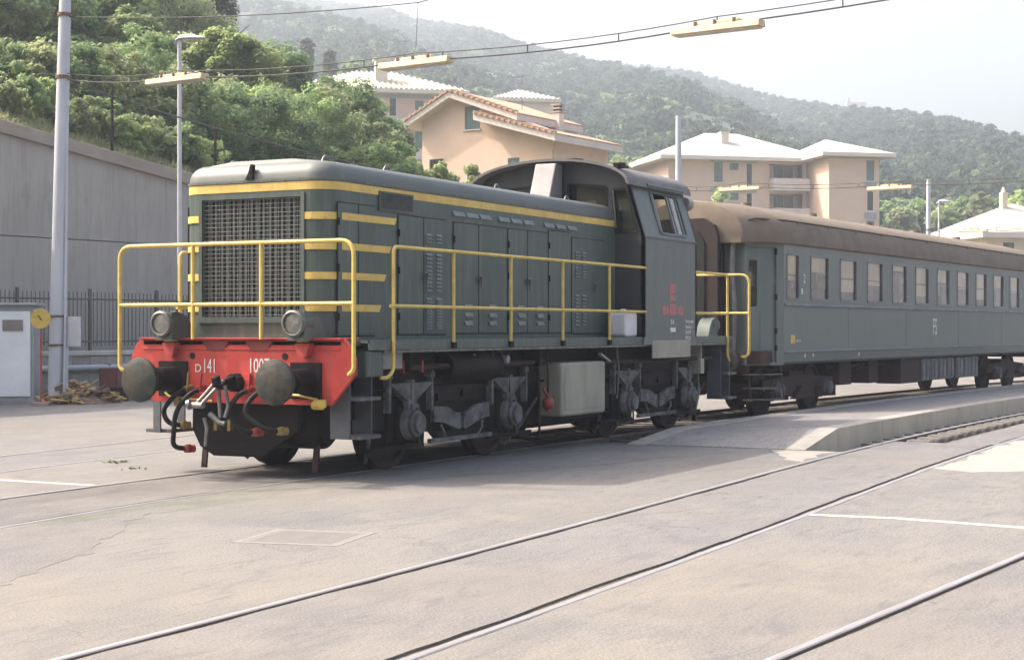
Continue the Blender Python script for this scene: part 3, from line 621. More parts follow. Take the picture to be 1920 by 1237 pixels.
for i, (px, d, yt) in enumerate(ROW):
    shrub(px, d, yt, 120, (LEAF_MID, LEAF_LIGHT, LEAF_OLIVE)[i % 3], 'bushy undergrowth beneath the trees on the bank, %s from the left' % ORD[i], n=6500, leaf=.095, group='undergrowth beneath the trees')
FR = [(5, 42.5, 190), (70, 43, 190), (140, 44, 190), (185, 47, 182), (210, 45.5, 205), (255, 47.5, 205), (305, 47, 236), (330, 49, 240), (370, 49, 252), (400, 51, 250), (425, 50, 272), (465, 52, 270), (500, 54, 268), (520, 52, 280), (575, 54, 270), (610, 54, 278), (665, 56, 270), (255, 53, 165)]
FR.sort()
for i, (px, d, yt) in enumerate(FR):
    shrub(px, d, yt - 105, 150, (LEAF_MID, LEAF_OLIVE, LEAF_DARK)[i % 3], 'low rough growth just above the wall coping, %s from the left' % ORD[i], n=5200, leaf=.07, group='rough growth above the wall coping')
for i, px in enumerate((2, 40, 78, 128, 165, 200, 236, 270, 305, 340, 372)):
    d = 37 * 3000 / (3000 - px) + 1.9 + .5 * (i % 3)
    shrub(px, d, 225 + .264 * px - (62, 85, 50, 74)[i % 4], (80, 95, 70)[i % 3], (LEAF_OLIVE, LEAF_MID, LEAF_LIGHT, LEAF_OLIVE)[i % 4], 'weedy bush hanging over the wall coping, %s from the left' % ORD[i], n=3600, leaf=.06, group='weedy bushes on the wall coping')
# coarse grass over the bank
n = 110000; gxx = nrs.uniform(-8, 34, n); gyy = .45 + 17 * nrs.uniform(0, 1, n) ** 1.25; gzz = bank_h(gxx, gyy)
cen = np.stack([W0.x + WD.x * gxx + WN.x * gyy, W0.y + WD.y * gxx + WN.y * gyy, gzz + .15], 1)
nv = np.stack([nrs.normal(size=n), nrs.normal(size=n), .35 * np.abs(nrs.normal(size=n))], 1); nv /= np.linalg.norm(nv, axis=1)[:, None]
gm = quads_mesh('grass', cen, nv, nrs.uniform(.08, .26, n), .22); go = link('grass', gm, GRASSM); go['kind'] = 'stuff'
# wood on the far hill
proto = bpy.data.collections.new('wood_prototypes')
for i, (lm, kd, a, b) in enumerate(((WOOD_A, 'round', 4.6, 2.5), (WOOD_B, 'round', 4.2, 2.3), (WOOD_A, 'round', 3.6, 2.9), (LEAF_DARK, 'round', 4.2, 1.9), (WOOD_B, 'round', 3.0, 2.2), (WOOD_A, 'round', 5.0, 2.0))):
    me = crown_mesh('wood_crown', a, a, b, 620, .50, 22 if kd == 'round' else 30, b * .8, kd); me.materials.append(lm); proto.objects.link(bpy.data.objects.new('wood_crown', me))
N_T = 19000; az = nrs.uniform(-.345, .345, N_T); pxx = 960 + 3062 * np.tan(az); rdd = ridge_d(pxx)
DD = np.sqrt(nrs.uniform(165 ** 2, 1.0, N_T) * 0 + nrs.uniform(0, 1, N_T) * (rdd ** 2 - 165 ** 2) + 165 ** 2)
near_extra = nrs.uniform(0, 1, N_T) < .12; DD = np.where(near_extra, rdd * nrs.uniform(.97, 1.0, N_T), DD)
pp = []
for px, D in zip(pxx, DD):
    x, y = spot(px, D); z = float(far_h(np.array(px), np.array(D)))
    if 120 < D < 215 and 520 < px < 1660: continue
    if sin(x * .021 + 1.3 * sin(y * .017)) * sin(y * .026 + 1.1 * sin(x * .013)) > .74 and D < .9 * float(ridge_d(px)): continue
    pp.append((x, y, z - .6))
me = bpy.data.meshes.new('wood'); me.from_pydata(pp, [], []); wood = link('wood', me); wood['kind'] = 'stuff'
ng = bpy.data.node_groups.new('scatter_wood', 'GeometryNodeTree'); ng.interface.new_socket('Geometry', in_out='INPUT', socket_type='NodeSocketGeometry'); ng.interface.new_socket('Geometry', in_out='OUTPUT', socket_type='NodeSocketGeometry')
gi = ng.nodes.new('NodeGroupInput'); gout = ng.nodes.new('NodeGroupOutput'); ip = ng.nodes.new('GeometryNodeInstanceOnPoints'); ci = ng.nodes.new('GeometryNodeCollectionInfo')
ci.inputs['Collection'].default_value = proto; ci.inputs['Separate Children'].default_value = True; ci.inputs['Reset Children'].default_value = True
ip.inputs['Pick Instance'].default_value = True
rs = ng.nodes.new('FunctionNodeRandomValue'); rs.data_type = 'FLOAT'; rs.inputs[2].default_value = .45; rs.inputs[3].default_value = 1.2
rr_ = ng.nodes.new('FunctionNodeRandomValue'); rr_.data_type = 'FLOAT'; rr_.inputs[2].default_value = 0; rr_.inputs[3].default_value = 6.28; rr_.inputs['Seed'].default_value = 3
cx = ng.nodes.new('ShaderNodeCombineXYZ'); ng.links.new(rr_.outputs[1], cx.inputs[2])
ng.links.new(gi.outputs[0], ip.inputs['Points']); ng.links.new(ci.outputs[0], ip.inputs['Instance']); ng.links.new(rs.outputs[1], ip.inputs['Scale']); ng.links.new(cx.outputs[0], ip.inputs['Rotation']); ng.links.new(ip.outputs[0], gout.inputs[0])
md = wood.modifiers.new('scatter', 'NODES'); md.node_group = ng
# trees one can tell apart in the middle distance
MT = [(535, 200, 92, 60, CYPRESS), (575, 205, 78, 60, CYPRESS), (618, 215, 100, 60, CYPRESS), (660, 210, 112, 70, LEAF_DARK), (700, 220, 118, 60, LEAF_DARK)]
OR = ('first', 'second', 'third', 'fourth', 'fifth', 'sixth', 'seventh', 'eighth', 'ninth', 'tenth')
for i, (px, d, yt, w, m) in enumerate(MT):
    tree(px, d, yt, w, m, 'hazy dark tree behind the ribbed-roof apartment block, %s from the left' % OR[i], n=3200, leaf=.42, kind='cone' if m is CYPRESS else 'round', clear=.05, group='trees behind the left apartment block')
RT = [(1655, 176, 372), (1690, 172, 392), (1722, 178, 376), (1768, 170, 388), (1805, 180, 368), (1845, 176, 356), (1885, 182, 362), (1918, 178, 352)]
for i, (px, d, yt) in enumerate(RT):
    tree(px, d, yt, 62, (LEAF_MID, LEAF_OLIVE, LEAF_MID, LEAF_LIGHT)[i % 4], 'round green tree beyond the coach roof, %s from the left' % OR[i], n=3000, leaf=.36, clear=.08, group='trees beyond the coach roof')
LT = [(1118, 150, 292, 60), (1160, 165, 282, 60), (1195, 172, 290, 55), (1085, 165, 300, 50)]
for i, (px, d, yt, w) in enumerate(LT):
    tree(px, d, yt, w, (LEAF_MID, LEAF_OLIVE)[i % 2], 'pale green tree between gabled house and right apartments, %s of four' % OR[i], n=2600, leaf=.34, clear=.08, group='trees left of the right apartment block')
tree(1350, 128, 352, 42, LEAF_LIGHT, 'small bright green tree rising just right of the locomotive cab roof', n=2200, leaf=.26, clear=.1)

# ---------------- houses
PLASTER = mat('peach_plaster', (.64, .465, .365), (.57, .41, .32), .9, scale=.6, bump=.1, bscale=12)
PINK = mat('pink_plaster', (.54, .38, .315), (.48, .33, .275), .9, scale=.5)
BRICKY = mat('tan_brick', (.55, .40, .315), (.49, .35, .275), .9, scale=.5)
CREAMW = mat('cream_plaster', (.60, .52, .42), (.53, .45, .36), .9, scale=.6)
FASCIA = mat('pale_eaves', (.58, .51, .46), (.50, .44, .40), .85, scale=.7)
TERRA = mat('terracotta_tiles', (.46, .29, .19), (.38, .235, .155), .85, scale=3, spots=(.50, .36, .26), spot_scale=5)
WHITEROOF = mat('bleached_roof_tiles', (.43, .415, .375), (.36, .35, .315), .85, scale=.8, spots=(.30, .285, .25), spot_scale=2)
RIBROOF = mat('ribbed_roof_tiles', (.44, .40, .32), (.37, .335, .265), .85, scale=.8)
SHUT = mat('green_shutter', (.085, .145, .135), (.065, .115, .11), .6, scale=2)
GREYP = mat('grey_panel', (.27, .27, .30), (.22, .22, .25), .8, scale=1)
BALC = mat('balcony_pale', (.52, .46, .45), (.45, .40, .40), .85, scale=1)
def facade_window(par, u0, u1, z0, z1, fn, closed=True):
    f = frame_ring(rect(u0, u1, z0, z1), .07, fn, -.02, .12).build('window', FASCIA if not closed else SHUT, par)
    if closed:
        mb = MB(); 
        mb.prism(rect(u0 + .06, (u0 + u1) / 2 - .01, z0 + .06, z1 - .06), fn, .02, .06); mb.prism(rect((u0 + u1) / 2 + .01, u1 - .06, z0 + .06, z1 - .06), fn, .02, .06); mb.build('shutter', SHUT, f)
    else: MB().prism(rect(u0 + .06, u1 - .06, z0 + .06, z1 - .06), fn, .07, .09).build('pane', GLASSM, f)
    MB().prism(rect(u0 - .1, u1 + .1, z0 - .08, z0 - .005), fn, -.10, .05).build('sill', FASCIA, f)
def slab(pts, th, name, m, par):
    """roof slab from a planar polygon, given thickness straight down"""
    n = len(pts); mb = MB(); mb.add(list(pts) + [(x, y, z - th) for x, y, z in pts], [tuple(range(n)), tuple(range(2 * n - 1, n - 1, -1))] + [(i, (i + 1) % n, n + (i + 1) % n, n + i) for i in range(n)])
    return mb.build(name, m, par)
# gabled house
gh = thing('gabled_house', 'peach gabled house with closed green shutter and terracotta roof edge', 'house', (67.0, 37.2, 0), radians(-96))
fF = lambda u, v, d: (u, d, v)
wins = [(3.0, 4.0, 12.75, 14.05, True), (.45, 1.6, 9.9, 11.3, False), (3.1, 3.85, 9.6, 10.75, False), (5.9, 6.65, 9.9, 11.0, True)]
gw = holed([(0, 4.5), (8.8, 4.5), (8.8, 12.35), (2.4, 14.62), (0, 13.45)], [rect(*w[:4]) for w in wins], fF, 0, .3).build('front_wall', PLASTER, gh)
for w in wins: facade_window(gw, *w[:4], fF, w[4])
sw_ = MB().box(8.5, 8.8, .3, 6.0, 4.5, 12.2).build('side_wall', PLASTER, gh)
fR = lambda u, v, d: (8.8 - d, u, v)
for a in (1.4, 4.2): facade_window(sw_, a, a + .9, 10.2, 11.6, fR, False)
MB().box(0, .3, .3, 6.0, 4.5, 13.3).box(.3, 8.5, 5.7, 6.0, 4.5, 12.4).build('rear_walls', PLASTER, gh)
for nm, m, dz, th, ov in (('roof_soffit', FASCIA, 0, .34, 0), ('roof_tiles', TERRA, .10, .085, .06)):
    slab([(-.75, -.75 - ov, 13.36 + dz), (2.4, -.75 - ov, 14.88 + dz), (2.4, 6.2, 14.88 + dz), (-.75, 6.2, 13.36 + dz)], th, nm, m, gh)
    slab([(2.4, -.75 - ov, 14.88 + dz), (7.0, -.75 - ov, 13.27 + dz), (7.0, 6.2, 13.27 + dz), (2.4, 6.2, 14.88 + dz)], th, nm, m, gh)
    slab([(4.35, -1.15 - ov, 13.45 + dz), (9.7, -1.15 - ov, 11.95 + dz), (9.7, 6.2, 11.95 + dz), (4.35, 6.2, 13.45 + dz)], th, 'porch_roof' if m is FASCIA else 'porch_tiles', m, gh)
til = MB().cyl((0, -.12, 0), (0, .5, .02), .09, n=8).mesh('verge_tile')
for k in range(9): o = link('verge_tile', til, TERRA, gh); o.location = (-.6 + k * .36, -.75, 13.53 + k * .36 * .483)
for k in range(12): o = link('verge_tile', til, TERRA, gh); o.location = (2.6 + k * .37, -.75, 14.91 - k * .37 * .35)
for k in range(14): o = link('verge_tile', til, TERRA, gh); o.location = (4.5 + k * .38, -1.15, 13.50 - k * .38 * .28)
ch = MB().box(6.75, 7.25, 3.2, 3.7, 12.2, 13.75).build('chimney', FASCIA, gh)
for z in (13.78, 13.98, 14.18): MB().box(6.7, 7.3, 3.15, 3.75, z, z + .10).build('chimney_cap', COPE, ch)
MB().box(6.82, 7.18, 3.27, 3.63, 13.7, 14.2).build('chimney_core', BLACK, ch)
MB().tube(bent([(9.55, -.9, 11.75), (8.95, -.15, 11.2), (8.92, -.12, 10.8), (8.92, -.12, 4.5)], .2), .05, 8).build('downpipe', TERRA, gh)
MB().cyl((5.2, 2.5, 13.9), (5.2, 2.5, 16.0), .025, n=6).bar((4.7, 2.5, 15.9), (5.7, 2.5, 15.9), .02, .02).bar((4.8, 2.2, 15.9), (4.8, 2.8, 15.9), .02, .02).bar((5.1, 2.2, 15.9), (5.1, 2.8, 15.9), .02, .02).bar((5.5, 2.2, 15.9), (5.5, 2.8, 15.9), .02, .02).build('aerial', STEEL, gh)
# hip roof helper
def hip(par, x0, x1, y0, y1, ze, zr, m, ov=.8, th=.35, ribs=False, short=None):
    x0 -= ov; x1 += ov; y0 -= ov; y1 += ov; r = (y1 - y0) / 2 if short is None else short; ym = (y0 + y1) / 2
    a, b = (x0 + r, ym, zr), (x1 - r, ym, zr)
    rf = MB().add([(x0, y0, ze), (x1, y0, ze), (x1, y1, ze), (x0, y1, ze), a, b], [(0, 1, 5, 4), (1, 2, 5), (2, 3, 4, 5), (3, 0, 4), (3, 2, 1, 0)]).build('roof', m, par)
    MB().box(x0, x1, y0, y1, ze - th, ze - .004).build('eaves', FASCIA, rf)
    if ribs:
        k = 0
        for u in np.arange(x0 + .25, x1, .5):
            t = 1.0 if x0 + r <= u <= x1 - r else (u - x0) / r if u < x0 + r else (x1 - u) / r
            p0 = Vector((u, y0, ze + .05)); p1 = Vector((u, y0 + (ym - y0) * t, ze + (zr - ze) * t + .05))
            if t > .06: MB().bar(p0, p1, .20, .14).build('tile_row', m, rf)
        for v in np.arange(y0 + .25, y1, .5):
            t = 1 - abs(v - ym) / (ym - y0)
            if t > .06: MB().bar((x1, v, ze + .05), (x1 - r * t, v, ze + (zr - ze) * t + .05), .20, .14).build('tile_row', m, rf)
    return rf
# left apartment block
x, y = spot(572, 157)
al = thing('apartment_block', 'pink apartment block with pale ribbed roof behind the trees', 'apartment building', (x, y, 0), radians(-50))
lw_ = [(u, u + .8, z, z + zz, c) for z in (22.2, 19.2, 16.2) for u, zz, c in ((1.4, 1.6, True), (5.3, 1.8, True), (8.1, 2.1, False), (10.7, 1.6, True), (13.2, 1.6, True))]
ow = holed(rect(0, 14.8, 8, 24.4), [rect(a, b, c, d) for a, b, c, d, e in lw_], fF, 0, .35).build('front_wall', PINK, al)
for a, b, c, d, e in lw_: facade_window(ow, a, b, c, d, fF, e)
MB().box(14.45, 14.8, .35, 11, 8, 24.4).box(0, .35, .35, 11, 8, 24.4).box(.35, 14.45, 10.65, 11, 8, 24.4).build('side_walls', PINK, al)
MB().box(0, 14.8, -.06, -.001, 24.0, 24.39).build('frieze', GREYP, al)
for z in (21.0, 18.0): MB().box(7.3, 12.0, -1.2, -.001, z, z + .95).build('balcony', BALC, al)
hip(al, 0, 14.8, 0, 11, 24.75, 27.3, RIBROOF, ov=1.1, ribs=True)
MB().box(7.0, 8.2, 1.4, 2.4, 25.2, 27.9).box(6.85, 8.35, 1.25, 2.55, 27.9, 28.05).build('chimney', CREAMW, al)
x, y = spot(930, 185)
bl = thing('far_house', 'pale roofed house peeping out behind the gable of the peach house', 'house', (x, y, 0), radians(-50))
MB().box(0, 7, 0, 7, 10, 27.5).build('walls', CREAMW, bl); hip(bl, 0, 7, 0, 7, 27.7, 29.2, WHITEROOF, ov=.5, ribs=True)
# right apartment block
x, y = spot(1253, 160)
ar = thing('apartment_block', 'tan apartment block with white hip roofs and balconies above the coach', 'apartment building', (x, y, 0), radians(-49))
rwin = []
for k in range(4):
    dz = -2.95 * k
    rwin += [(4.75, 5.65, 16.05 + dz, 18.0 + dz, True), (6.4, 7.3, 17.25 + dz, 17.95 + dz, True), (8.1, 8.8, 15.75 + dz, 18.0 + dz, False)]
log = [(10.6, 14.2, 15.5 - 2.95 * k, 17.95 - 2.95 * k) for k in range(4)]
aw = holed(rect(0, 14.7, 3, 18.2), [rect(*w[:4]) for w in rwin] + [rect(*l) for l in log], fF, 0, .35).build('front_wall', BRICKY, ar)
for w in rwin: facade_window(aw, *w[:4], fF, w[4])
for k, l in enumerate(log):
    bk = MB().box(l[0], l[1], 1.4, 1.5, l[2], l[3]).build('loggia_back', BRICKY, ar)
    fB = lambda u, v, d: (u, 1.38 + d, v)
    facade_window(bk, 10.8, 11.5, l[2] + .1, l[3] - .2, fB, False); facade_window(bk, 11.6, 13.7, l[2] + .7, l[3] - .1, fB, True)
    MB().box(l[0], l[1], .36, 1.4, l[2] - .12, l[2] - .01).build('loggia_floor', BALC, ar)
    b = MB().box(10.55, 14.4, -1.25, -.002, l[2] - .25, l[2] - .06).build('balcony', BALC, ar)
    MB().box(10.55, 14.4, -1.25, -1.15, l[2] - .06, l[2] + .95).box(10.55, 10.65, -1.15, -.002, l[2] - .06, l[2] + .95).build('balcony_front', BALC, b)
    MB().box(4.3, 9.2, -.12, -.002, 15.10 - 2.95 * k, 15.50 - 2.95 * k).build('grey_band', GREYP, ar)
    MB().box(4.3, 9.2, -.10, -.002, 18.02 - 2.95 * k, 18.18 - 2.95 * k).build('lintel', GREYP, ar)
MB().box(0, .35, .35, 12, 3, 18.2).box(.35, 14.7, 11.65, 12, 3, 18.2).build('side_walls', BRICKY, ar)
hip(ar, 0, 15.5, 0, 12, 18.5, 21.6, WHITEROOF, ov=1.2)
MB().box(8.2, 14.0, 3.0, 9.0, 19.5, 21.9).build('roof_upstand', WHITEROOF, ar) if False else None
MB().box(6.5, 7.3, 2.6, 3.4, 18.9, 21.2).box(6.4, 7.4, 2.5, 3.5, 21.2, 21.35).build('chimney', CREAMW, ar)
wh = [(3.95, 4.75, 16.0 - 2.95 * k, 18.0 - 2.95 * k) for k in range(4)]
fW = lambda u, v, d: (14.7 + u, -5.0 + d, v)
ww = holed(rect(0, 5.3, 3, 18.2), [rect(*w) for w in wh], fW, 0, .35).build('wing_front', BRICKY, ar)
for k, w in enumerate(wh):
    facade_window(ww, *w, fW, k % 2 == 0)
    MB().prism(rect(3.75, 4.95, w[2] - .75, w[2] - .12), fW, -.12, -.002).build('grey_band', GREYP, ar)
MB().box(14.7, 15.05, -4.65, 0, 3, 18.2).box(19.65, 20.0, -4.65, 8, 3, 18.2).box(15.05, 19.65, 7.65, 8, 3, 18.2).build('wing_walls', BRICKY, ar)
hip(ar, 14.7, 20.0, -5.0, 8.0, 18.62, 20.7, WHITEROOF, ov=1.2, short=3.7)
MB().cyl((11.0, 6.0, 21.0), (11.0, 6.0, 24.2), .04, n=6).bar((10.3, 6.0, 24.0), (11.7, 6.0, 24.0), .04, .04).bar((10.5, 5.6, 24.0), (10.5, 6.4, 24.0), .04, .04).bar((11.4, 5.6, 24.0), (11.4, 6.4, 24.0), .04, .04).build('aerial', STEEL, ar)
MB().cyl((14.5, -.25, 18.1), (14.5, -.25, 3), .07, n=8).build('downpipe', GREYP, ar)
# white house at the right edge
x, y = spot(1850, 108)
wr = thing('white_house', 'cream house with pale hip roof at the right edge above the coach', 'house', (x, y, 0), radians(-49))
ho = [(1.2, 2.0, 6.1, 7.3)]
hw_ = holed(rect(0, 8.5, -.3, 7.7), [rect(*h) for h in ho], fF, 0, .3).build('front_wall', CREAMW, wr)
for h in ho: facade_window(hw_, *h, fF, True)
MB().box(0, .3, .3, 8, -.3, 7.7).box(8.2, 8.5, .3, 8, -.3, 7.7).box(.3, 8.2, 7.7, 8, -.3, 7.7).build('side_walls', CREAMW, wr)
MB().box(2.6, 5.5, -1.2, -.002, 5.7, 5.95).build('porch_slab', GREYP, wr)
hip(wr, 0, 8.5, 0, 8, 7.95, 10.2, mat('cream_roof_tiles', (.44, .405, .35), (.37, .34, .295), .85, scale=.8), ov=.7)
MB().box(3.0, 3.4, 3.2, 3.6, 9.2, 10.9).cyl((3.2, 3.4, 10.9), (3.2, 3.4, 11.3), .2, .05, 8).build('chimney', CREAMW, wr)
# small far houses
x, y = spot(1683, 240); z = 18.6
fh = thing('farmhouse', 'tiny white farmhouse on the lower hillside right of the apartments', 'house', (x, y, z + 1.0), radians(-52))
MB().box(0, 3.6, 0, 3.6, -5, 1.9).build('walls', CREAMW, fh); hip(fh, 0, 3.6, 0, 3.6, 2.1, 2.8, TERRA, ov=.3)
MB().box(1.3, 2.0, -.03, -.001, .3, 1.4).build('window', GLASSM, fh)
x, y = spot(1588, ridge_d(1600) * .985); z = ground_z(x, y)
rn = thing('hilltop_ruin', 'tiny pale building on the crest of the hill', 'building', (x, y, z), radians(-62))
MB().box(0, 9, 0, 5, -2, 7.5).box(.2, 1.6, .3, 2, 7.5, 9.5).build('walls', CREAMW, rn)
# ---------------- hazy air
HZ = bpy.data.materials.new('haze_air'); HZ.use_nodes = True; nt = HZ.node_tree
for q in list(nt.nodes):
    if q.type != 'OUTPUT_MATERIAL': nt.nodes.remove(q)
vol = nt.nodes.new('ShaderNodeVolumePrincipled'); vol.inputs['Color'].default_value = (.76, .84, .97, 1); vol.inputs['Density'].default_value = .00072
vol.inputs['Anisotropy'].default_value = .35
nt.links.new(vol.outputs[0], nt.nodes['Material Output'].inputs['Volume'])
hz = MB().box(-90, 905, -300, 760, -1.4, 235).build('haze', HZ); hz['kind'] = 'stuff'
# ------------------------------------------------------------------ the locomotive
loco = thing('diesel_locomotive', 'dark grey-green diesel shunting locomotive with yellow stripes and red buffer beam', 'locomotive')
HX0, HX1, HY, HR = 0.845, 8.25, 0.99, 0.28

def hood_outline():
    p = [(HX1, -HY), (HX1, HY), (HX0 + HR, HY)]
    p += [(HX0 + HR - HR * sin(a), HY - HR + HR * cos(a)) for a in [pi / 2 * i / 8 for i in range(1, 9)]]
    p += [(HX0, -HY + HR)]
    p += [(HX0 + HR - HR * cos(a), -HY + HR - HR * sin(a)) for a in [pi / 2 * i / 8 for i in range(1, 9)]]
    return p
OUT = hood_outline()
def stack(rings):
    mb = MB(); n = len(rings[0][0])
    for lp, z in rings: mb.v += [(x, y, z) for x, y in lp]
    for k in range(len(rings) - 1): mb.f += [(k * n + i, k * n + (i + 1) % n, (k + 1) * n + (i + 1) % n, (k + 1) * n + i) for i in range(n)]
    mb.f += [tuple(range(n - 1, -1, -1)), tuple(range((len(rings) - 1) * n, len(rings) * n))]
    return mb
# hood shell with the grille opening cut in its nose
hood_side = MB()
n = len(OUT)
for a, b in zip(OUT, OUT[1:] + OUT[:1]):
    if abs(a[0] - HX0) < 1e-6 and abs(b[0] - HX0) < 1e-6: continue
    hood_side.add([(a[0], a[1], 1.40), (b[0], b[1], 1.40), (b[0], b[1], 3.18), (a[0], a[1], 3.18)], [(0, 1, 2, 3)])
nose = holed(rect(-HY + HR, HY - HR, 1.40, 3.18), [rect(-.645, .645, 1.72, 3.03)], fX, HX0, HX0 + .06)
hood_side.add(nose.v, nose.f)
hood_side.build('hood', GREEN, loco, smooth=40)
rings = [(inset(OUT, -.012), 3.165), (inset(OUT, -.012), 3.195)]
for i in range(0, 7):
    a = pi / 2 * i / 6; rings.append((inset(OUT, .001 + .19 * (1 - cos(a))), 3.197 + .19 * sin(a)))
top = [(x, y * .55) for x, y in rings[-1][0]]; rings.append((top, 3.425))
stack(rings).build('hood_roof', ROOFGREY, loco, smooth=50)
mb = MB()
for k in range(40):
    mb.cyl((1.2 + k * .18, -HY - .011, 3.182), (1.2 + k * .18, -HY - .018, 3.182), .009, n=6)
for k in range(8): mb.cyl((HX0 - .011, -.62 + k * .18, 3.182), (HX0 - .018, -.62 + k * .18, 3.182), .009, n=6)
mb.build('rivet_row', STEEL, loco)['kind'] = 'stuff'
def outline_path(y_start, x_end, sgn=-1):
    """points and normals along nose and one side; starts on the nose at Y = sgn*y_start"""
    P = [((HX0, sgn * y_start), (-1, 0))]
    for i in range(9):
        a = pi / 2 * i / 8; P.append(((HX0 + HR - HR * cos(a), sgn * (HY - HR + HR * sin(a))), (-cos(a), sgn * sin(a))))
    P.append(((x_end, sgn * HY), (0, sgn))); return P
def ribbon(P, z0, z1, lean=0, out=.005):
    mb = MB()
    for k, ((x, y), (nx, ny)) in enumerate(P):
        e = lean if k == len(P) - 1 else 0
        for z, dx in ((z0, -e), (z1, 0)):
            for o in (.001, out): mb.v.append((x + nx * o + dx, y + ny * o, z))
    for k in range(len(P) - 1):
        a, b = k * 4, k * 4 + 4
        mb.f += [(a + 1, b + 1, b + 3, a + 3), (a, a + 2, b + 2, b), (a, b, b + 1, a + 1), (a + 2, a + 3, b + 3, b + 2)]
    mb.f += [(0, 1, 3, 2), (len(mb.v) - 4, len(mb.v) - 2, len(mb.v) - 1, len(mb.v) - 3)]
    return mb
for sg in (-1, 1):
    ribbon(outline_path(0.0 if sg < 0 else .0005, HX1 - .03, sg), 3.068, 3.156).build('yellow_stripe', YEL, loco, smooth=40)
    for zc, xe in ((2.79, 2.19), (2.47, 2.08), (2.155, 1.97), (1.815, 1.87)):
        ribbon(outline_path(.69, xe, sg), zc - .038, zc + .038, .04, .0165).build('yellow_stripe', YEL, loco, smooth=40)
# radiator grille
fr = frame_ring(rect(-.70, .70, 1.675, 3.04), .045, fX, HX0 - .022, HX0 + .03)
fr.box(HX0 - .03, HX0 + .01, -.72, .72, 1.655, 1.676)
fr.build('grille_frame', GREEN2, loco)
MB().box(HX0 + .22, HX0 + .24, -.66, .66, 1.70, 3.05).build('radiator_core', DARK, loco)
me = MB().box(HX0 + .055, HX0 + .15, -.0155, .0155, 1.72, 3.03).mesh('radiator_slat')
for k in range(16):
    o = link('radiator_slat', me, SLAT, loco); o.location = (0, -.60 + k * .08, 0)
wm = MB()
for k in range(27): y = -.64 + k * .0493; wm.box(HX0 + .012, HX0 + .016, y - .0025, y + .0025, 1.72, 3.03)
for k in range(28): z = 1.74 + k * .0478; wm.box(HX0 + .007, HX0 + .011, -.65, .65, z - .003, z + .003)
wm.build('wire_mesh', WIRE, loco)['kind'] = 'stuff'
# lamp bracket and lifting eyes on the roof
MB().prism([(-.03, 3.20), (.07, 3.20), (.03, 3.26), (-.005, 3.36), (-.025, 3.36)], fX, HX0 - .03, HX0 + .03).build('lamp_bracket', BLACK, loco)
for x, y in ((1.35, -.62), (2.6, -.62), (5.3, -.62), (7.4, -.62), (1.35, .62), (5.3, .62)):
    MB().tube(bent([(x - .09, y, 3.39), (x - .03, y, 3.47), (x + .03, y, 3.47), (x + .09, y, 3.39)], .03), .012, 6).build('lifting_eye', STEEL, loco, smooth=60)
MB().box(4.5, 5.4, -.84, -.66, 3.37, 3.385).build('roof_hatch', ROOFGREY, loco)
# doors, louvres, handles on both hood sides
lv_small = MB().prism([(0, 0), (.022, -.004), (0, .024)], lambda u, v, d: (d, -u, v), -.062, .062).mesh('louvre')
lv_big = MB().prism([(0, 0), (.03, -.004), (.012, .04), (0, .05)], lambda u, v, d: (d, -u, v), -.095, .095).mesh('louvre')
lv_top = MB().prism([(0, 0), (.035, -.004), (.012, .04), (0, .055)], lambda u, v, d: (d, -u, v), -.14, .14).mesh('louvre')
handle = MB().box(-.03, .03, -.025, 0, -.05, .05).cyl((0, -.02, .02), (0, -.05, .02), .018, n=8).bar((0, -.045, .03), (0, -.04, -.11), .018, .022, (1, 0, 0)).mesh('door_handle')
hinge = MB().cyl((0, -.012, -.04), (0, -.012, .04), .012, n=8).mesh('hinge')
DOORS = [(1.02, 1.40, 1.52, 2.93), (1.42, 1.74, 1.52, 2.93), (2.24, 2.78, 1.53, 2.87), (2.80, 3.30, 1.53, 2.87), (3.50, 4.10, 1.54, 2.86), (4.12, 4.84, 1.54, 2.86),
         (4.90, 5.42, 1.54, 2.86), (5.44, 6.02, 1.54, 2.86), (6.06, 6.72, 1.54, 2.90), (6.78, 7.82, 1.53, 2.84)]
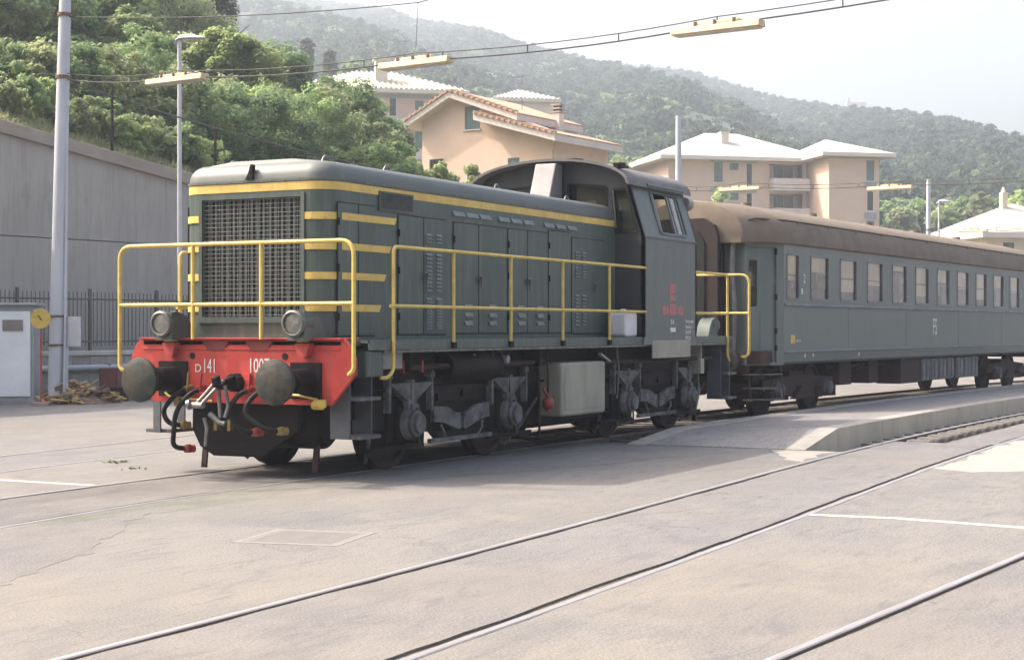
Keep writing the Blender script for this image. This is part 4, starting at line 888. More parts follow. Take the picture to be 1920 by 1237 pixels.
for sg in (-1, 1):
    for k, (x0, x1, z0, z1) in enumerate(DOORS):
        y = sg * HY
        d = MB().box(x0, x1, *sorted((y + sg * .003, y + sg * .013)), z0, z1).build('engine_door', GREEN2 if k % 2 else GREEN, loco, bevel=.003, seg=1)
        MB().box(x0 - .013, x1 + .013, *sorted((y + sg * .0005, y + sg * .005)), z0 - .013, z1 + .013).build('door_gap_shade', SEAM, d)  # dark backing, paints the shade in the gap round the door
        for zz in (z0 + .2, z0 + .72, z1 - .2):
            if k % 2 == 0:
                h = link('hinge', hinge, BLACK, d); h.location = (x0 - .006, y + sg * .01, zz)
        def lou(mesh, x, z):
            o = link('louvre', mesh, LOUVRE, d); o.location = (x, y + sg * .0135, z); o.rotation_euler.z = 0 if sg < 0 else pi
        if k == 3:
            for c in (2.90, 3.13):
                for i in range(3): lou(lv_small, c, 2.59 + i * .042)
                for i in range(10): lou(lv_small, c, 2.03 + i * .046)
                for i in range(11): lou(lv_small, c, 1.59 + i * .034)
        if k == 9:
            for c in (6.93, 7.16):
                for i in range(9): lou(lv_small, c, 2.30 + i * .042)
                for i in range(9): lou(lv_small, c, 1.64 + i * .05)
        if k in (4, 5, 6, 7):
            for i in range(3): lou(lv_big, x0 + .34, 1.64 + i * .10)
        if k in (3, 5, 7, 9):
            o = link('door_handle', handle, STEEL, d); o.location = (x0 + (.0 if k != 9 else .7), y + sg * .013, 2.2); o.rotation_euler.z = 0 if sg < 0 else pi
    for g in (3.62, 3.95, 4.28, 4.78, 5.12, 5.46, 6.06, 6.42, 6.78):
        o = link('louvre', lv_top, LOUVRE, loco); o.location = (g, sg * (HY + .001), 2.945); o.rotation_euler.z = 0 if sg < 0 else pi
    # wire covered vent below the roof
    v = MB().box(1.84, 2.54, *sorted((sg * (HY + .006), sg * (HY + .010))), 2.915, 3.10).build('vent_opening', DARK, loco)
    w = MB()
    for k in range(26):
        x = 1.66 + k * .034; p0 = (x, sg * (HY + .014), 2.915); p1 = (x + .185, sg * (HY + .014), 3.10)
        if x < 1.84: t = (1.84 - x) / .185; p0 = (1.84, p0[1], 2.915 + .185 * t)
        if x + .185 > 2.54: t = (2.54 - x) / .185; p1 = (2.54, p1[1], 2.915 + .185 * t)
        if p1[0] - p0[0] > .01: w.bar(p0, p1, .004, .009, (0, 1, 0))
    w.build('vent_bars', WIRE, v)['kind'] = 'stuff'
    frame_ring(rect(1.825, 2.555, 2.90, 3.115), .02, fY, sg * (HY + .007), sg * (HY + .018)).build('vent_frame', GREEN2, v)
# walkway frame
fr = MB().box(.98, 11.9, -1.42, 1.42, 1.44, 1.47).box(.98, 11.9, -1.425, -1.40, 1.365, 1.475).box(.98, 11.9, 1.40, 1.425, 1.365, 1.475)
fr.box(.62, .99, -1.30, 1.30, 1.42, 1.46).box(11.9, 12.40, -1.30, 1.30, 1.42, 1.46)
fr.build('walkway', GREEN, loco)
MB().box(1.3, 11.8, -1.40, -1.385, 1.335, 1.36).box(1.3, 11.8, 1.385, 1.40, 1.335, 1.36).build('walkway_pipe', STEEL, loco)
fr = MB()
for sg in (-1, 1): fr.box(.70, 12.35, *sorted((sg * .98, sg * 1.04)), .92, 1.40); fr.box(.70, 12.35, *sorted((sg * .92, sg * 1.10)), .90, .93)
fr.box(.7, 12.35, -.92, .92, 1.30, 1.40)
for x in (2.0, 3.9, 5.2, 7.2, 9.1, 11.0): fr.box(x, x + .05, -1.30, 1.30, 1.12, 1.40)
fr.build('main_frame', BLACK, loco)
# buffer beams, front and rear
BEAM = [(-1.18, .795), (1.18, .795), (1.47, 1.12), (1.47, 1.28), (1.42, 1.40), (1.34, 1.485), (-1.34, 1.485), (-1.42, 1.40), (-1.47, 1.28), (-1.47, 1.12)]
def buffer_beam(x, dr):
    bmx = MB().prism(BEAM, fX, x, x + dr * .05)
    bmx.box(*sorted((x - dr * .012, x + dr * .001)), -1.30, 1.30, 1.365, 1.385)
    bmx.box(*sorted((x - dr * .05, x + dr * .3)), -1.33, 1.33, 1.478, 1.496)
    return bmx.build('buffer_beam', RED, loco, bevel=.006)
beam = buffer_beam(.62, 1)
MB().box(12.36, 12.41, -1.22, 1.22, .80, 1.42).build('rear_beam', BLACK, loco)
for y0, w in ((.30, .18), (-.27, .18)):      # dark notches in the upper strip
    MB().prism([(y0 + .11, 1.36), (y0 + .18, 1.46), (y0 - .18, 1.46), (y0 - .10, 1.36)], fX, .6065, .6135).build('beam_notch', mat('beam_notch_red', (.16, .02, .02), (.10, .018, .018), .7), beam)
for y in (.62, -.60): MB().cyl((.624, y, 1.30), (.612, y, 1.30), .036, n=14).build('beam_hole', DARK, beam)
lettering('D', .125, WHITEPAINT, beam, (.6155, .59, 1.125), FRONT)
lettering('141', .215, WHITEPAINT, beam, (.6155, .485, 1.12), FRONT, sx=.60)
lettering('1007', .215, WHITEPAINT, beam, (.6155, -.125, 1.13), FRONT, sx=.64)
def buffer(x, y, dr):
    b = MB().cyl((x, y, 1.05), (x - dr * .30, y, 1.05), .135, .125, 24).cyl((x - dr * .28, y, 1.05), (x - dr * .56, y, 1.05), .098, n=20)
    b.box(*sorted((x - dr * .03, x + dr * .0)), y - .19, y + .19, .86, 1.24)
    o = b.build('buffer', BLACK, loco, smooth=40)
    MB().lathe([(.05, -.07), (.23, -.03), (.238, 0), (.232, .018), (.17, .042), (.09, .054), (.02, .058)], (x - dr * .565, y, 1.05), (-dr, 0, 0), 40).build('buffer_head', BUFFER, o, smooth=40)
for y in (-.875, .875): buffer(.62, y, 1); buffer(12.41, y, -1)
for y in (-.875, .875):                       # yellow cocks and red brackets at the beam's top
    MB().box(.50, .62, y - .055 + (.0 if y > 0 else .02), y + .045, 1.452, 1.53).build('lamp_socket', YEL, beam)
    MB().prism([(y - .05, 1.30), (y + .05, 1.30), (y + .09, 1.44), (y - .09, 1.44)], fX, .53, .62).build('lamp_iron', RED, beam)
# headlights
def headlight(x, y, dr):
    b = MB().cyl((x, y, 1.645), (x + dr * .20, y, 1.66), .118, .125, 24)
    b.prism([(0, 1.47), (.42, 1.47), (.36, 1.62), (.26, 1.73), (.12, 1.775), (.0, 1.775)], lambda u, v, d: (x + dr * u + dr * .03, d, v), y - .11, y + .11)
    o = b.build('headlight', GREEN, loco, smooth=50)
    MB().lathe([(.118, -.05), (.138, -.03), (.140, .022), (.122, .034), (.110, .030), (.106, .0), (.02, -.004)], (x, y, 1.645), (-dr, 0, -.06), 28).build('headlight_rim', CHROME, o, smooth=40)
    MB().lathe([(.108, -.01), (.104, .004), (.06, .013), (.01, .016)], (x - dr * .006, y, 1.645), (-dr, 0, -.06), 28).build('headlight_lens', LENS, o, smooth=60)
for y in (-.865, .865): headlight(.40, y, 1); headlight(12.55, y, -1)
# coupling
MB().cyl((.62, 0, 1.02), (.50, 0, 1.02), .10, n=10).prism([(.52, .96), (.30, .95), (.20, .99), (.18, 1.08), (.26, 1.11), (.27, 1.06), (.34, 1.05), (.52, 1.10)], fY, -.03, .03).build('coupling_hook', BLACK, loco, bevel=.008)
MB().box(.585, .62, -.17, -.06, .95, 1.11).build('hook_guide', RED, loco)
cp = MB().tube([(.30, .045, 1.05), (.24, .16, .90), (.20, .24, .80)], .019, 8).tube([(.30, -.045, 1.05), (.23, .08, .90), (.19, .16, .80)], .019, 8)
cp.cyl((.20, .31, .79), (.18, .13, .79), .034, n=12).cyl((.19, .30, .80), (.18, .335, .79), .055, n=10)
cp.build('screw_link', mat('bare_steel', (.24, .235, .23), (.15, .145, .14), .45, metal=.5, scale=10), loco, smooth=50)
cp = MB().tube([(.31, .03, 1.0), (.33, .03, .78), (.30, .0, .66)], .022, 8).tube([(.31, -.05, 1.0), (.33, -.08, .78), (.30, -.06, .66)], .022, 8)
cp.tube([(.25, .10, .70), (.26, -.02, .61), (.27, -.09, .60)], .030, 8).tube([(.22, .15, .66), (.23, .12, .55), (.23, .14, .36)], .02, 8)
cp.build('coupling_shackle', STEEL, loco, smooth=50)
def hose(pts, dx=0):
    P = bent(pts, .22, 8); o = MB().tube(P, .027, 10).build('brake_hose', RUBBER, loco, smooth=60); return o
for y0, y1, zb, cm in ((.62, .66, .55, 0), (.44, .60, .30, 0), (-.20, -.30, .50, 1), (-.40, -.62, .52, 1)):
    h = hose([(.55, y0, .95), (.42, y0 + .06, .90), (.33, y0 + (.18 if y0 > 0 else .14), .72), (.38, y1 + .10, zb + .02), (.52, y1, zb)])
    MB().cyl((.60, y0, .96), (.50, y0 + .01, .94), .034, n=10).bar((.53, y0, .96), (.51, y0 - .03, 1.12), .018, .02).build('hose_cock', BRASS if y0 > .5 else REDVALVE, h)
    MB().cyl((.48, y1 + .02, zb), (.58, y1 - .04, zb), .042, n=10).cyl((.50, y1 - .02, zb - .04), (.50, y1 - .02, zb + .05), .028, n=8).build('hose_head', REDVALVE if y0 in (.44, -.20) else BRASS, h)
for y in (.30, .12): MB().box(.60, .66, y - .02, y + .02, .50, .62).build('pipe_valve', BRASS, loco)
MB().cyl((.48, .72, .80), (.60, .72, .80), .05, n=12).cyl((.55, .66, .82), (.55, .80, .80), .03, n=8).build('end_cock', BRASS, loco)
MB().tube(bent([(.56, .95, .90), (.56, .90, .86), (.52, .70, .84), (.55, .30, .82)], .05), .012, 6).build('cock_rod', YELRAIL, loco)
MB().tube(bent([(.57, -.35, .90), (.57, -.80, .90), (.56, -1.05, .86)], .05), .013, 6).build('cock_rod', YELRAIL, loco)
MB().box(.52, .57, -1.16, -1.02, .78, .86).cyl((.55, -1.13, .80), (.55, -1.0, .80), .045, n=12).build('end_cock', YELRAIL, loco, bevel=.01)
# apron below the beam, reservoir behind it, guard irons
MB().prism([(.72, .80), (.73, .50), (.62, .31), (.44, .215), (-.22, .22), (-.68, .50), (-.70, .80)], fX, .74, .80).build('apron', BLACK, loco, bevel=.02)
MB().lathe([(.05, -.02), (.20, .0), (.255, .06), (.26, .12), (.26, 1.50), (.20, 1.58), (.05, 1.6)], (1.12, -.82, .56), (0, 1, 0), 24).build('air_reservoir', BLACK, loco, smooth=40)
MB().box(.80, 1.0, -.66, .66, .60, 1.0).box(.80, 1.5, -.9, .9, .85, 1.3).build('drag_box', BLACK, loco)
for x, dr in ((1.02, 1), (12.0, -1)):
    for sg in (-1, 1):
        MB().bar((x, sg * .74, .92), (x, sg * .74, .45), .07, .025, (1, 0, 0)).bar((x, sg * .74, .46), (x - dr * .05, sg * .74, .06), .07, .025, (1, 0, 0)).build('guard_iron', RUSTY, loco)
# corner steps
for x0, x1 in ((.78, 1.22), (11.80, 12.24)):
    for sg in (-1, 1):
        st = MB()
        ya, yb = sorted((sg * (1.06 if sg < 0 else 1.20), sg * 1.30))
        st.box(x0, x0 + .02, ya, yb, .44, 1.40).box(x1 - .02, x1, ya, yb, .44, 1.40)
        st = st.build('step_side', mat('step_plate_grey', (.060, .066, .078), (.10, .105, .115), .6, scale=5), loco)
        for z in ((.86, .46) if sg < 0 else (.46,)):
            a, b = sorted((sg * 1.07, sg * 1.42))
            MB().box(x0 + .02, x1 - .02, a, b, z - .02, z + .018).build('step_tread', DUSTY, st)
        if sg < 0: MB().box(x0 + .02, x1 - .02, *sorted((sg * 1.062, sg * 1.082)), .62, 1.40).build('step_back', BLACK, st)
for sg in (-1, 1):
    MB().box(.98, 1.32, *sorted((sg * 1.10, sg * 1.38)), 1.08, 1.36).build('sand_box', GREEN2, loco, bevel=.02)
    MB().box(1.40, 1.80, *sorted((sg * 1.28, sg * 1.32)), 1.16, 1.34).build('nameplate_bracket', PALE, loco)
# handrails
def rail(name, paths, r=.02):
    mb = MB()
    for p, rad in paths: mb.tube(bent(p, rad), r, 10)
    return mb.build(name, YELRAIL, loco, smooth=50)
for x, dr in ((.50, 1), (12.53, -1)):
    Y = 1.535
    rail('front_handrail' if dr > 0 else 'rear_handrail', [
        ([(x + dr * .10, -1.43, 1.13), (x, -1.47, 1.12), (x, -Y, 1.17), (x, -Y, 2.495), (x, Y, 2.495), (x, Y, 1.17), (x, 1.47, 1.12), (x + dr * .10, 1.43, 1.13)], .16),
        ([(x, -Y, 1.85), (x, Y, 1.85)], .05),
        ([(x, -.38, 1.48), (x, -.38, 2.495)], .05), ([(x, .52, 1.48), (x, .52, 2.495)], .05)], .022)
for sg in (-1, 1):
    y = sg * 1.44
    rail('side_handrail', [
        ([(1.22, sg * 1.40, 1.07), (1.30, y, 1.07), (1.42, y, 1.14), (1.42, y, 2.47), (8.32, y, 2.47)], .07),
        ([(1.36, y, 1.835), (8.32, y, 1.835)], .05)] + [([(x, y, 1.38), (x, y, 2.47)], .05) for x in (2.72, 4.13, 5.58, 7.05)], .020)
    rail('side_handrail', [
        ([(10.28, y, 2.47), (11.74, y, 2.47), (11.74, y, 1.14), (11.84, y, 1.07), (11.92, sg * 1.40, 1.07)], .07), ([(10.28, y, 1.835), (11.78, y, 1.835)], .05)], .020)
    for x in (2.72, 4.13, 5.58, 7.05): MB().box(x - .035, x + .035, *sorted((sg * 1.422, sg * 1.466)), 1.37, 1.44).build('rail_foot', BLACK, loco)
# ------- cab
CX0, CX1 = 8.25, 10.32
def cab_poly(e=0.0, zb=1.47):
    p = [(-1.45 - e, zb), (1.45 + e, zb), (1.45 + e, 2.93), (1.22 + e, 3.70)]
    p += [(1.22 * cos(a), 3.70 + .34 * sin(a)) for a in [pi * i / 12 for i in range(1, 12)]]
    return p + [(-1.22 - e, 3.70), (-1.45 - e, 2.93)]
w_near = rpoly([(-1.345, 2.98), (-.985, 2.98), (-.955, 3.62), (-1.175, 3.62)], .05)
w_mid = rpoly([(-.86, 3.36), (-.24, 3.36), (-.24, 3.72), (-.86, 3.66)], .05)
mir = lambda P: [(-u, v) for u, v in reversed(P)]
for x, nm in ((CX0, 'cab_front_wall'), (CX1 - .05, 'cab_rear_wall')):
    hol = [w_near, w_mid, mir(w_mid), mir(w_near)]
    if nm == 'cab_rear_wall': hol = [rpoly([(-1.30, 3.0), (-.2, 3.0), (-.2, 3.66), (-1.15, 3.62)], .05), rpoly([(.2, 3.0), (1.30, 3.0), (1.15, 3.62), (.2, 3.66)], .05)]
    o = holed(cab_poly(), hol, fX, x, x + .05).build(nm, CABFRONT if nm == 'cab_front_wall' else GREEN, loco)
    for h in hol:
        f = frame_ring(inset(h, -.018) if Vector((h[1][0] - h[0][0], h[1][1] - h[0][1])).length > 0 else h, .035, fX, x - .012, x + .055).build('window_frame', RUBBER, o)
        MB().prism(h, fX, x + .02, x + .026).build('window_pane', GLASSM, f)
for sg in (-1, 1):
    lo = MB().box(CX0, CX1, *sorted((sg * 1.45, sg * 1.40)), 1.36, 2.93)
    lo.build('cab_side_wall', CABGREEN, loco)
    ln = sqrt(.23 ** 2 + .77 ** 2)
    fS = (lambda u, v, d, sg=sg, ln=ln: (u, sg * (1.45 - .23 * v / ln - d * .77 / ln), 2.93 + .77 * v / ln - d * .23 / ln))
    hole = rpoly([(8.90, .07), (9.98, .07), (9.98, .72), (8.90, .72)], .09)
    o = holed(rect(CX0, CX1, 0, ln), [hole], fS, 0, .045).build('cab_upper_side', CABGREEN, loco)
    frame_ring(inset(hole, -.02), .04, fS, -.014, .02).build('window_frame', GREEN2, o)
    for u in (8.94, 9.0, 9.56, 9.66, 9.90):
        MB().prism(rect(u, u + .035, .08, .71), fS, .004, .034).build('window_sash', PALE, o)
    MB().prism(rect(9.56, 9.94, .08, .71), fS, .018, .022).build('window_pane', GLASSM, o)
    MB().box(CX0 + .01, CX1, *sorted((sg * 1.452, sg * 1.462)), 2.90, 2.925).build('cab_belt', GREEN2, loco)
    # rain ledge and grab tube above the window
    MB().tube([(8.7, sg * 1.30, 3.70), (10.1, sg * 1.30, 3.70)], .022, 8).build('rain_gutter', GREEN2, loco)
    MB().prism([(8.55, 1.16), (10.06, 1.16), (10.06, 1.42), (8.55, 1.42)], fY, sg * 1.44, sg * 1.456).build('cab_step_plate', BOXGREY, loco, bevel=.005)
roof = MB(); P = [(1.30 * cos(a), 3.705 + .375 * sin(a)) for a in [pi * i / 20 for i in range(21)]]; Q = [(1.27 * cos(a), 3.68 + .365 * sin(a)) for a in [pi * i / 20 for i in range(20, -1, -1)]]
P = [(1.31, 3.66)] + P + [(-1.31, 3.66)]
roof.prism(P + Q, fX, 8.0, 10.45).build('cab_roof', mat('cab_roof_paint', (.15, .14, .14), (.10, .095, .095), .7, scale=3), loco, smooth=40)
MB().box(CX0, CX1, -1.4, 1.4, 1.46, 1.50).box(8.9, 9.3, -.3, .4, 1.5, 2.5).box(9.6, 10.0, -1.0, -.5, 1.5, 2.2).box(9.5, 9.9, -.95, -.55, 2.2, 2.85).build('cab_interior', mat('cab_interior_paint', (.10, .095, .08), (.07, .066, .06), .8), loco)
MB().prism([(7.72, 3.38), (8.20, 3.38), (8.20, 4.01), (7.98, 4.01)], fY, -.17, .17).build('exhaust_duct', PALE, loco, bevel=.015)
MB().cyl((8.6, -.15, 4.05), (8.6, -.15, 4.12), .16, n=18).cyl((9.2, .3, 4.04), (9.2, .3, 4.11), .13, n=18).build('roof_vent', BLACK, loco)
MB().box(8.05, 8.16, -1.20, -1.05, 3.90, 3.98).cyl((8.0, -1.12, 3.94), (8.4, -1.12, 3.94), .035, .02, n=10).build('horn', BLACK, loco)
MB().tube([(CX0 - .03, -1.02, 3.05), (CX0 - .03, -.97, 3.60)], .010, 6).build('wiper_arm', STEEL, loco)
MB().cyl((10.34, -1.24, 3.55), (10.50, -1.24, 3.53), .085, .10, 16).build('marker_lamp', PALE, loco)
# placards and stencils on the cab side
for x, z, w, h in ((9.33, 2.19, .26, .14), (9.33, 2.055, .26, .09), (9.05, 1.862, .24, .13), (9.345, 1.88, .26, .17), (9.64, 1.862, .24, .13)):
    MB().box(x - w / 2, x + w / 2, -1.454, -1.4505, z - h / 2, z + h / 2).build('red_placard', REDPLATE, loco)
lettering('0-8', .10, WHITEPAINT, loco, (9.33, -1.4515, 1.66), SIDE, align='CENTER')
MB().box(9.24, 9.45, -1.454, -1.4505, 1.545, 1.61).build('white_stencil', WHITEPAINT, loco)
for i, t in enumerate(('Freno cont.', 'Rev.Int. 3', '30 8 79', 'RV 25 t')): lettering(t, .085, WHITEPAINT, loco, (9.86, -1.4515, 1.68 - i * .085), SIDE, sx=.85)
# ------- bogies
def bogie(xc):
    fr = MB()
    for sg in (-1, 1):
        side = [(-1.95, .62), (-1.75, .46), (-1.45, .46), (-1.42, .66), (-.96, .66), (-.92, .46), (-.62, .40), (.62, .40), (.92, .46), (.96, .66), (1.42, .66), (1.45, .46), (1.75, .46), (1.95, .62), (1.95, .80), (1.0, .86), (-1.0, .86), (-1.95, .80)]
        fr.prism([(xc + u, v) for u, v in side], fY, sg * .93, sg * .99)
        fr.prism([(xc + u, v) for u, v in ((-.55, .40), (.55, .40), (.40, .30), (-.40, .30))], fY, sg * .96, sg * 1.06)
    for u in (-1.9, -.3, .3, 1.9): fr.box(xc + u - .08, xc + u + .08, -.93, .93, .55, .80)
    b = fr.build('bogie', BLACK, loco)
    for ax in (-1.19, 1.19):
        x = xc + ax
        MB().cyl((x, -1.0, .52), (x, 1.0, .52), .075, n=12).build('axle', BLACK, b)
        for sg in (-1, 1):
            prof = [(.12, -.07), (.42, -.045), (.44, -.07), (.548, -.07), (.552, -.045), (.522, -.03), (.517, .065), (.50, .07), (.445, .07), (.43, .03), (.16, .05), (.13, .09), (.05, .09)]
            MB().lathe(prof, (x, sg * .755, .52), (0, sg, 0), 40).build('wheel', RUSTY, b, smooth=40)
            ab = MB().box(x - .21, x + .21, *sorted((sg * .94, sg * 1.10)), .34, .74)
            ab.build('axle_guard', BLACK, b, bevel=.02)
            ab = MB().lathe([(.19, -.05), (.19, .06), (.165, .09), (.15, .10), (.15, .14), (.115, .15), (.11, .19), (.03, .20)], (x, sg * 1.08, .53), (0, sg, 0), 24)
            ab.box(x - .10, x + .10, *sorted((sg * 1.08, sg * 1.16)), .70, .80)
            ab.build('axle_box', DUSTY, b, smooth=40)
            for hh in range(5):
                pass
            sp = MB()
            for i in range(10):
                hw = .47 - i * .043; z = .985 - i * .0225
                sp.prism([(x - hw, z), (x + hw, z), (x + hw - .03, z - .0215), (x - hw + .03, z - .0215)], fY, sg * 1.06, sg * (1.15 - .004 * (i % 2)))
            sp.box(x - .035, x + .035, *sorted((sg * 1.05, sg * 1.165)), .72, 1.02)
            sp.build('leaf_spring', DUSTY, b)
            for u in (-.46, .46):
                MB().box(x + u - .022, x + u + .022, *sorted((sg * 1.065, sg * 1.145)), .66, 1.12).box(x + u - .05, x + u + .05, *sorted((sg * 1.06, sg * 1.15)), 1.04, 1.10).build('spring_hanger', DUSTY, b)
            MB().box(x + (.56 if ax < 0 else -.66), x + (.66 if ax < 0 else -.56), *sorted((sg * .70, sg * .83)), .25, .75).build('brake_shoe', RUSTY, b, bevel=.02)
    for sg in (-1, 1):
        a, c = sorted((sg * 1.08, sg * 1.13))
        for s2 in (-1, 1):
            MB().prism([(xc + s2 * u, v) for u, v in ((.05, .60), (.12, .60), (.36, .68), (.66, .70), (.68, .52), (.44, .50), (.08, .40), (.03, .42))], fY, a, c).build('equalizer_arm', DUSTY, b)
            MB().tube([(xc + s2 * .50, sg * 1.12, .48), (xc + s2 * .46, sg * 1.14, .40), (xc + s2 * .38, sg * 1.12, .31)], .014, 6).build('brake_rod', STEEL, b)
        MB().box(xc - .74, xc + .74, a, c, .275, .325).build('tie_bar', DUSTY, b)
        MB().box(xc - .62, xc + .62, *sorted((sg * 1.02, sg * 1.07)), .74, .92).cyl((xc + .1, sg * 1.06, .82), (xc + .1, sg * 1.10, .82), .05, n=12).cyl((xc - .5, sg * 1.06, .80), (xc - .5, sg * 1.10, .80), .045, n=12).build('bolster_end', DUSTY if False else BLACK, b)
    for sg in (-1, 1):      # lower brake rigging, sand pipes and the diagonal stay ahead of the first wheel
        MB().box(xc - 1.95, xc - .78, *sorted((sg * 1.02, sg * 1.06)), .235, .285).build('brake_beam', BLACK, b); MB().box(xc + .78, xc + 1.95, *sorted((sg * 1.02, sg * 1.06)), .235, .285).build('brake_beam', BLACK, b)
        for ax in (-1.19, 1.19):
            for u in (-.62, .62):
                MB().prism([(xc + ax + u - .05, .80), (xc + ax + u + .05, .80), (xc + ax + u * .93 + .04, .22), (xc + ax + u * .93 - .04, .22)], fY, sg * .86, sg * .93).build('brake_hanger', BLACK, b)
            MB().box(xc + ax - .33, xc + ax + .33, *sorted((sg * .985, sg * 1.03)), .30, .80).build('pedestal', BLACK, b, bevel=.02)
            MB().tube([(xc + ax, sg * 1.19, .62), (xc + ax + .03, sg * 1.21, .40), (xc + ax + .16, sg * 1.16, .26)], .012, 6).build('earth_lead', STEEL, b)
            MB().box(xc + ax - .07, xc + ax + .07, *sorted((sg * 1.17, sg * 1.20)), .70, .745).box(xc + ax - .07, xc + ax - .045, *sorted((sg * 1.17, sg * 1.20)), .65, .70).box(xc + ax + .045, xc + ax + .07, *sorted((sg * 1.17, sg * 1.20)), .65, .70).build('box_bracket', DUSTY, b)
        MB().tube([(xc - 2.15, sg * 1.10, .60), (xc - 1.85, sg * 1.0, .35), (xc - 1.62, sg * .80, .10)], .020, 8).build('sand_pipe', DUSTY, b)
        MB().tube([(xc + 2.10, sg * 1.06, .70), (xc + 1.85, sg * .95, .35), (xc + 1.66, sg * .80, .10)], .020, 8).build('sand_pipe', DUSTY, b)
bogie(3.48); bogie(9.56)
# ------- gear hung under the walkway
for sg in (-1, 1):
    eb = MB().box(5.72, 7.10, *sorted((sg * 1.02, sg * 1.36)), .44, 1.15).build('equipment_box', BOXGREY, loco, bevel=.035, seg=3)
    MB().box(5.80, 7.02, *sorted((sg * 1.358, sg * 1.366)), .52, 1.08).build('equipment_box_lid', BOXGREY, eb, bevel=.008)
    MB().tube([(1.4, sg * 1.2, 1.16), (5.5, sg * 1.2, 1.16)], .035, 8).tube([(7.2, sg * 1.2, 1.12), (11.6, sg * 1.2, 1.12)], .03, 8).build('air_pipe', RUSTY, loco, smooth=60)
    for x in (1.95, 2.35, 3.05, 3.95): MB().box(x, x + .035, *sorted((sg * 1.20, sg * 1.24)), 1.10, 1.24).build('pipe_clip', REDVALVE, loco)
    v = MB().lathe([(.02, -.07), (.07, -.05), (.09, 0), (.07, .05), (.02, .07)], (5.47, sg * 1.28, .63), (0, sg, 0), 14).cyl((5.47, sg * 1.28, .52), (5.47, sg * 1.28, .76), .035, n=10).bar((5.44, sg * 1.30, .70), (5.22, sg * 1.33, .83), .03, .02)
    v.build('shutoff_valve', REDVALVE, loco, smooth=50)
    MB().tube([(5.47, sg * 1.28, .75), (5.46, sg * 1.27, 1.36)], .013, 6).tube([(5.30, sg * 1.24, .22), (5.30, sg * 1.24, 1.3)], .016, 6).tube([(5.36, sg * 1.2, 1.1), (5.37, sg * 1.2, .75)], .012, 6).build('valve_pipe', RUSTY, loco)
    MB().cyl((4.25, sg * 1.25, 1.22), (4.25, sg * 1.34, 1.22), .05, n=12).cyl((3.35, sg * 1.2, 1.25), (3.55, sg * 1.25, 1.27), .03, n=8).build('drain_cock', PALE, loco)
    MB().tube(bent([(7.75, sg * 1.24, 1.34), (7.78, sg * 1.26, 1.0), (7.80, sg * 1.22, .60)], .1), .012, 6).build('brake_cable', STEEL, loco)
    MB().bar((7.03, sg * 1.30, 1.25), (7.30, sg * 1.32, 1.14), .05, .03).build('cock_lever', PALE, loco)
MB().box(4.95, 7.9, -.92, .92, .28, 1.30).build('fuel_tank', BLACK, loco, bevel=.06)
MB().lathe([(.05, -.02), (.16, .0), (.19, .05), (.19, 1.2), (.16, 1.25), (.05, 1.27)], (3.0, -1.12, 1.16), (1, 0, 0), 18).build('air_cylinder', BLACK, loco, smooth=40)
MB().box(10.95, 11.10, -1.28, -1.06, .88, 1.36).build('sand_pipe_box', BOXGREY, loco)
for x in (11.25, 11.45): MB().tube(bent([(x, -1.0, .95), (x + .03, -1.05, .6), (x - .05, -1.0, .2)], .1), .022, 8).build('sand_hose', PALE, loco)
# ------- things carried on the walkway
jc = thing('jerrycan', 'white plastic jerrycan standing on the locomotive walkway beside the cab', 'jerrycan', (7.98, -1.24, 1.475))
MB().prism(rrect(-.21, .21, 0, .36, .06), lambda u, v, d: (u, d, v), -.13, .13).build('can_body', PLASTIC, jc, smooth=40, bevel=.025)
MB().tube(bent([(-.10, 0, .35), (-.08, 0, .385), (.08, 0, .385), (.10, 0, .35)], .03), .016, 8).build('handle', PLASTIC, jc)
MB().cyl((.15, 0, .35), (.15, 0, .385), .03, n=14).build('cap', PLASTIC, jc)
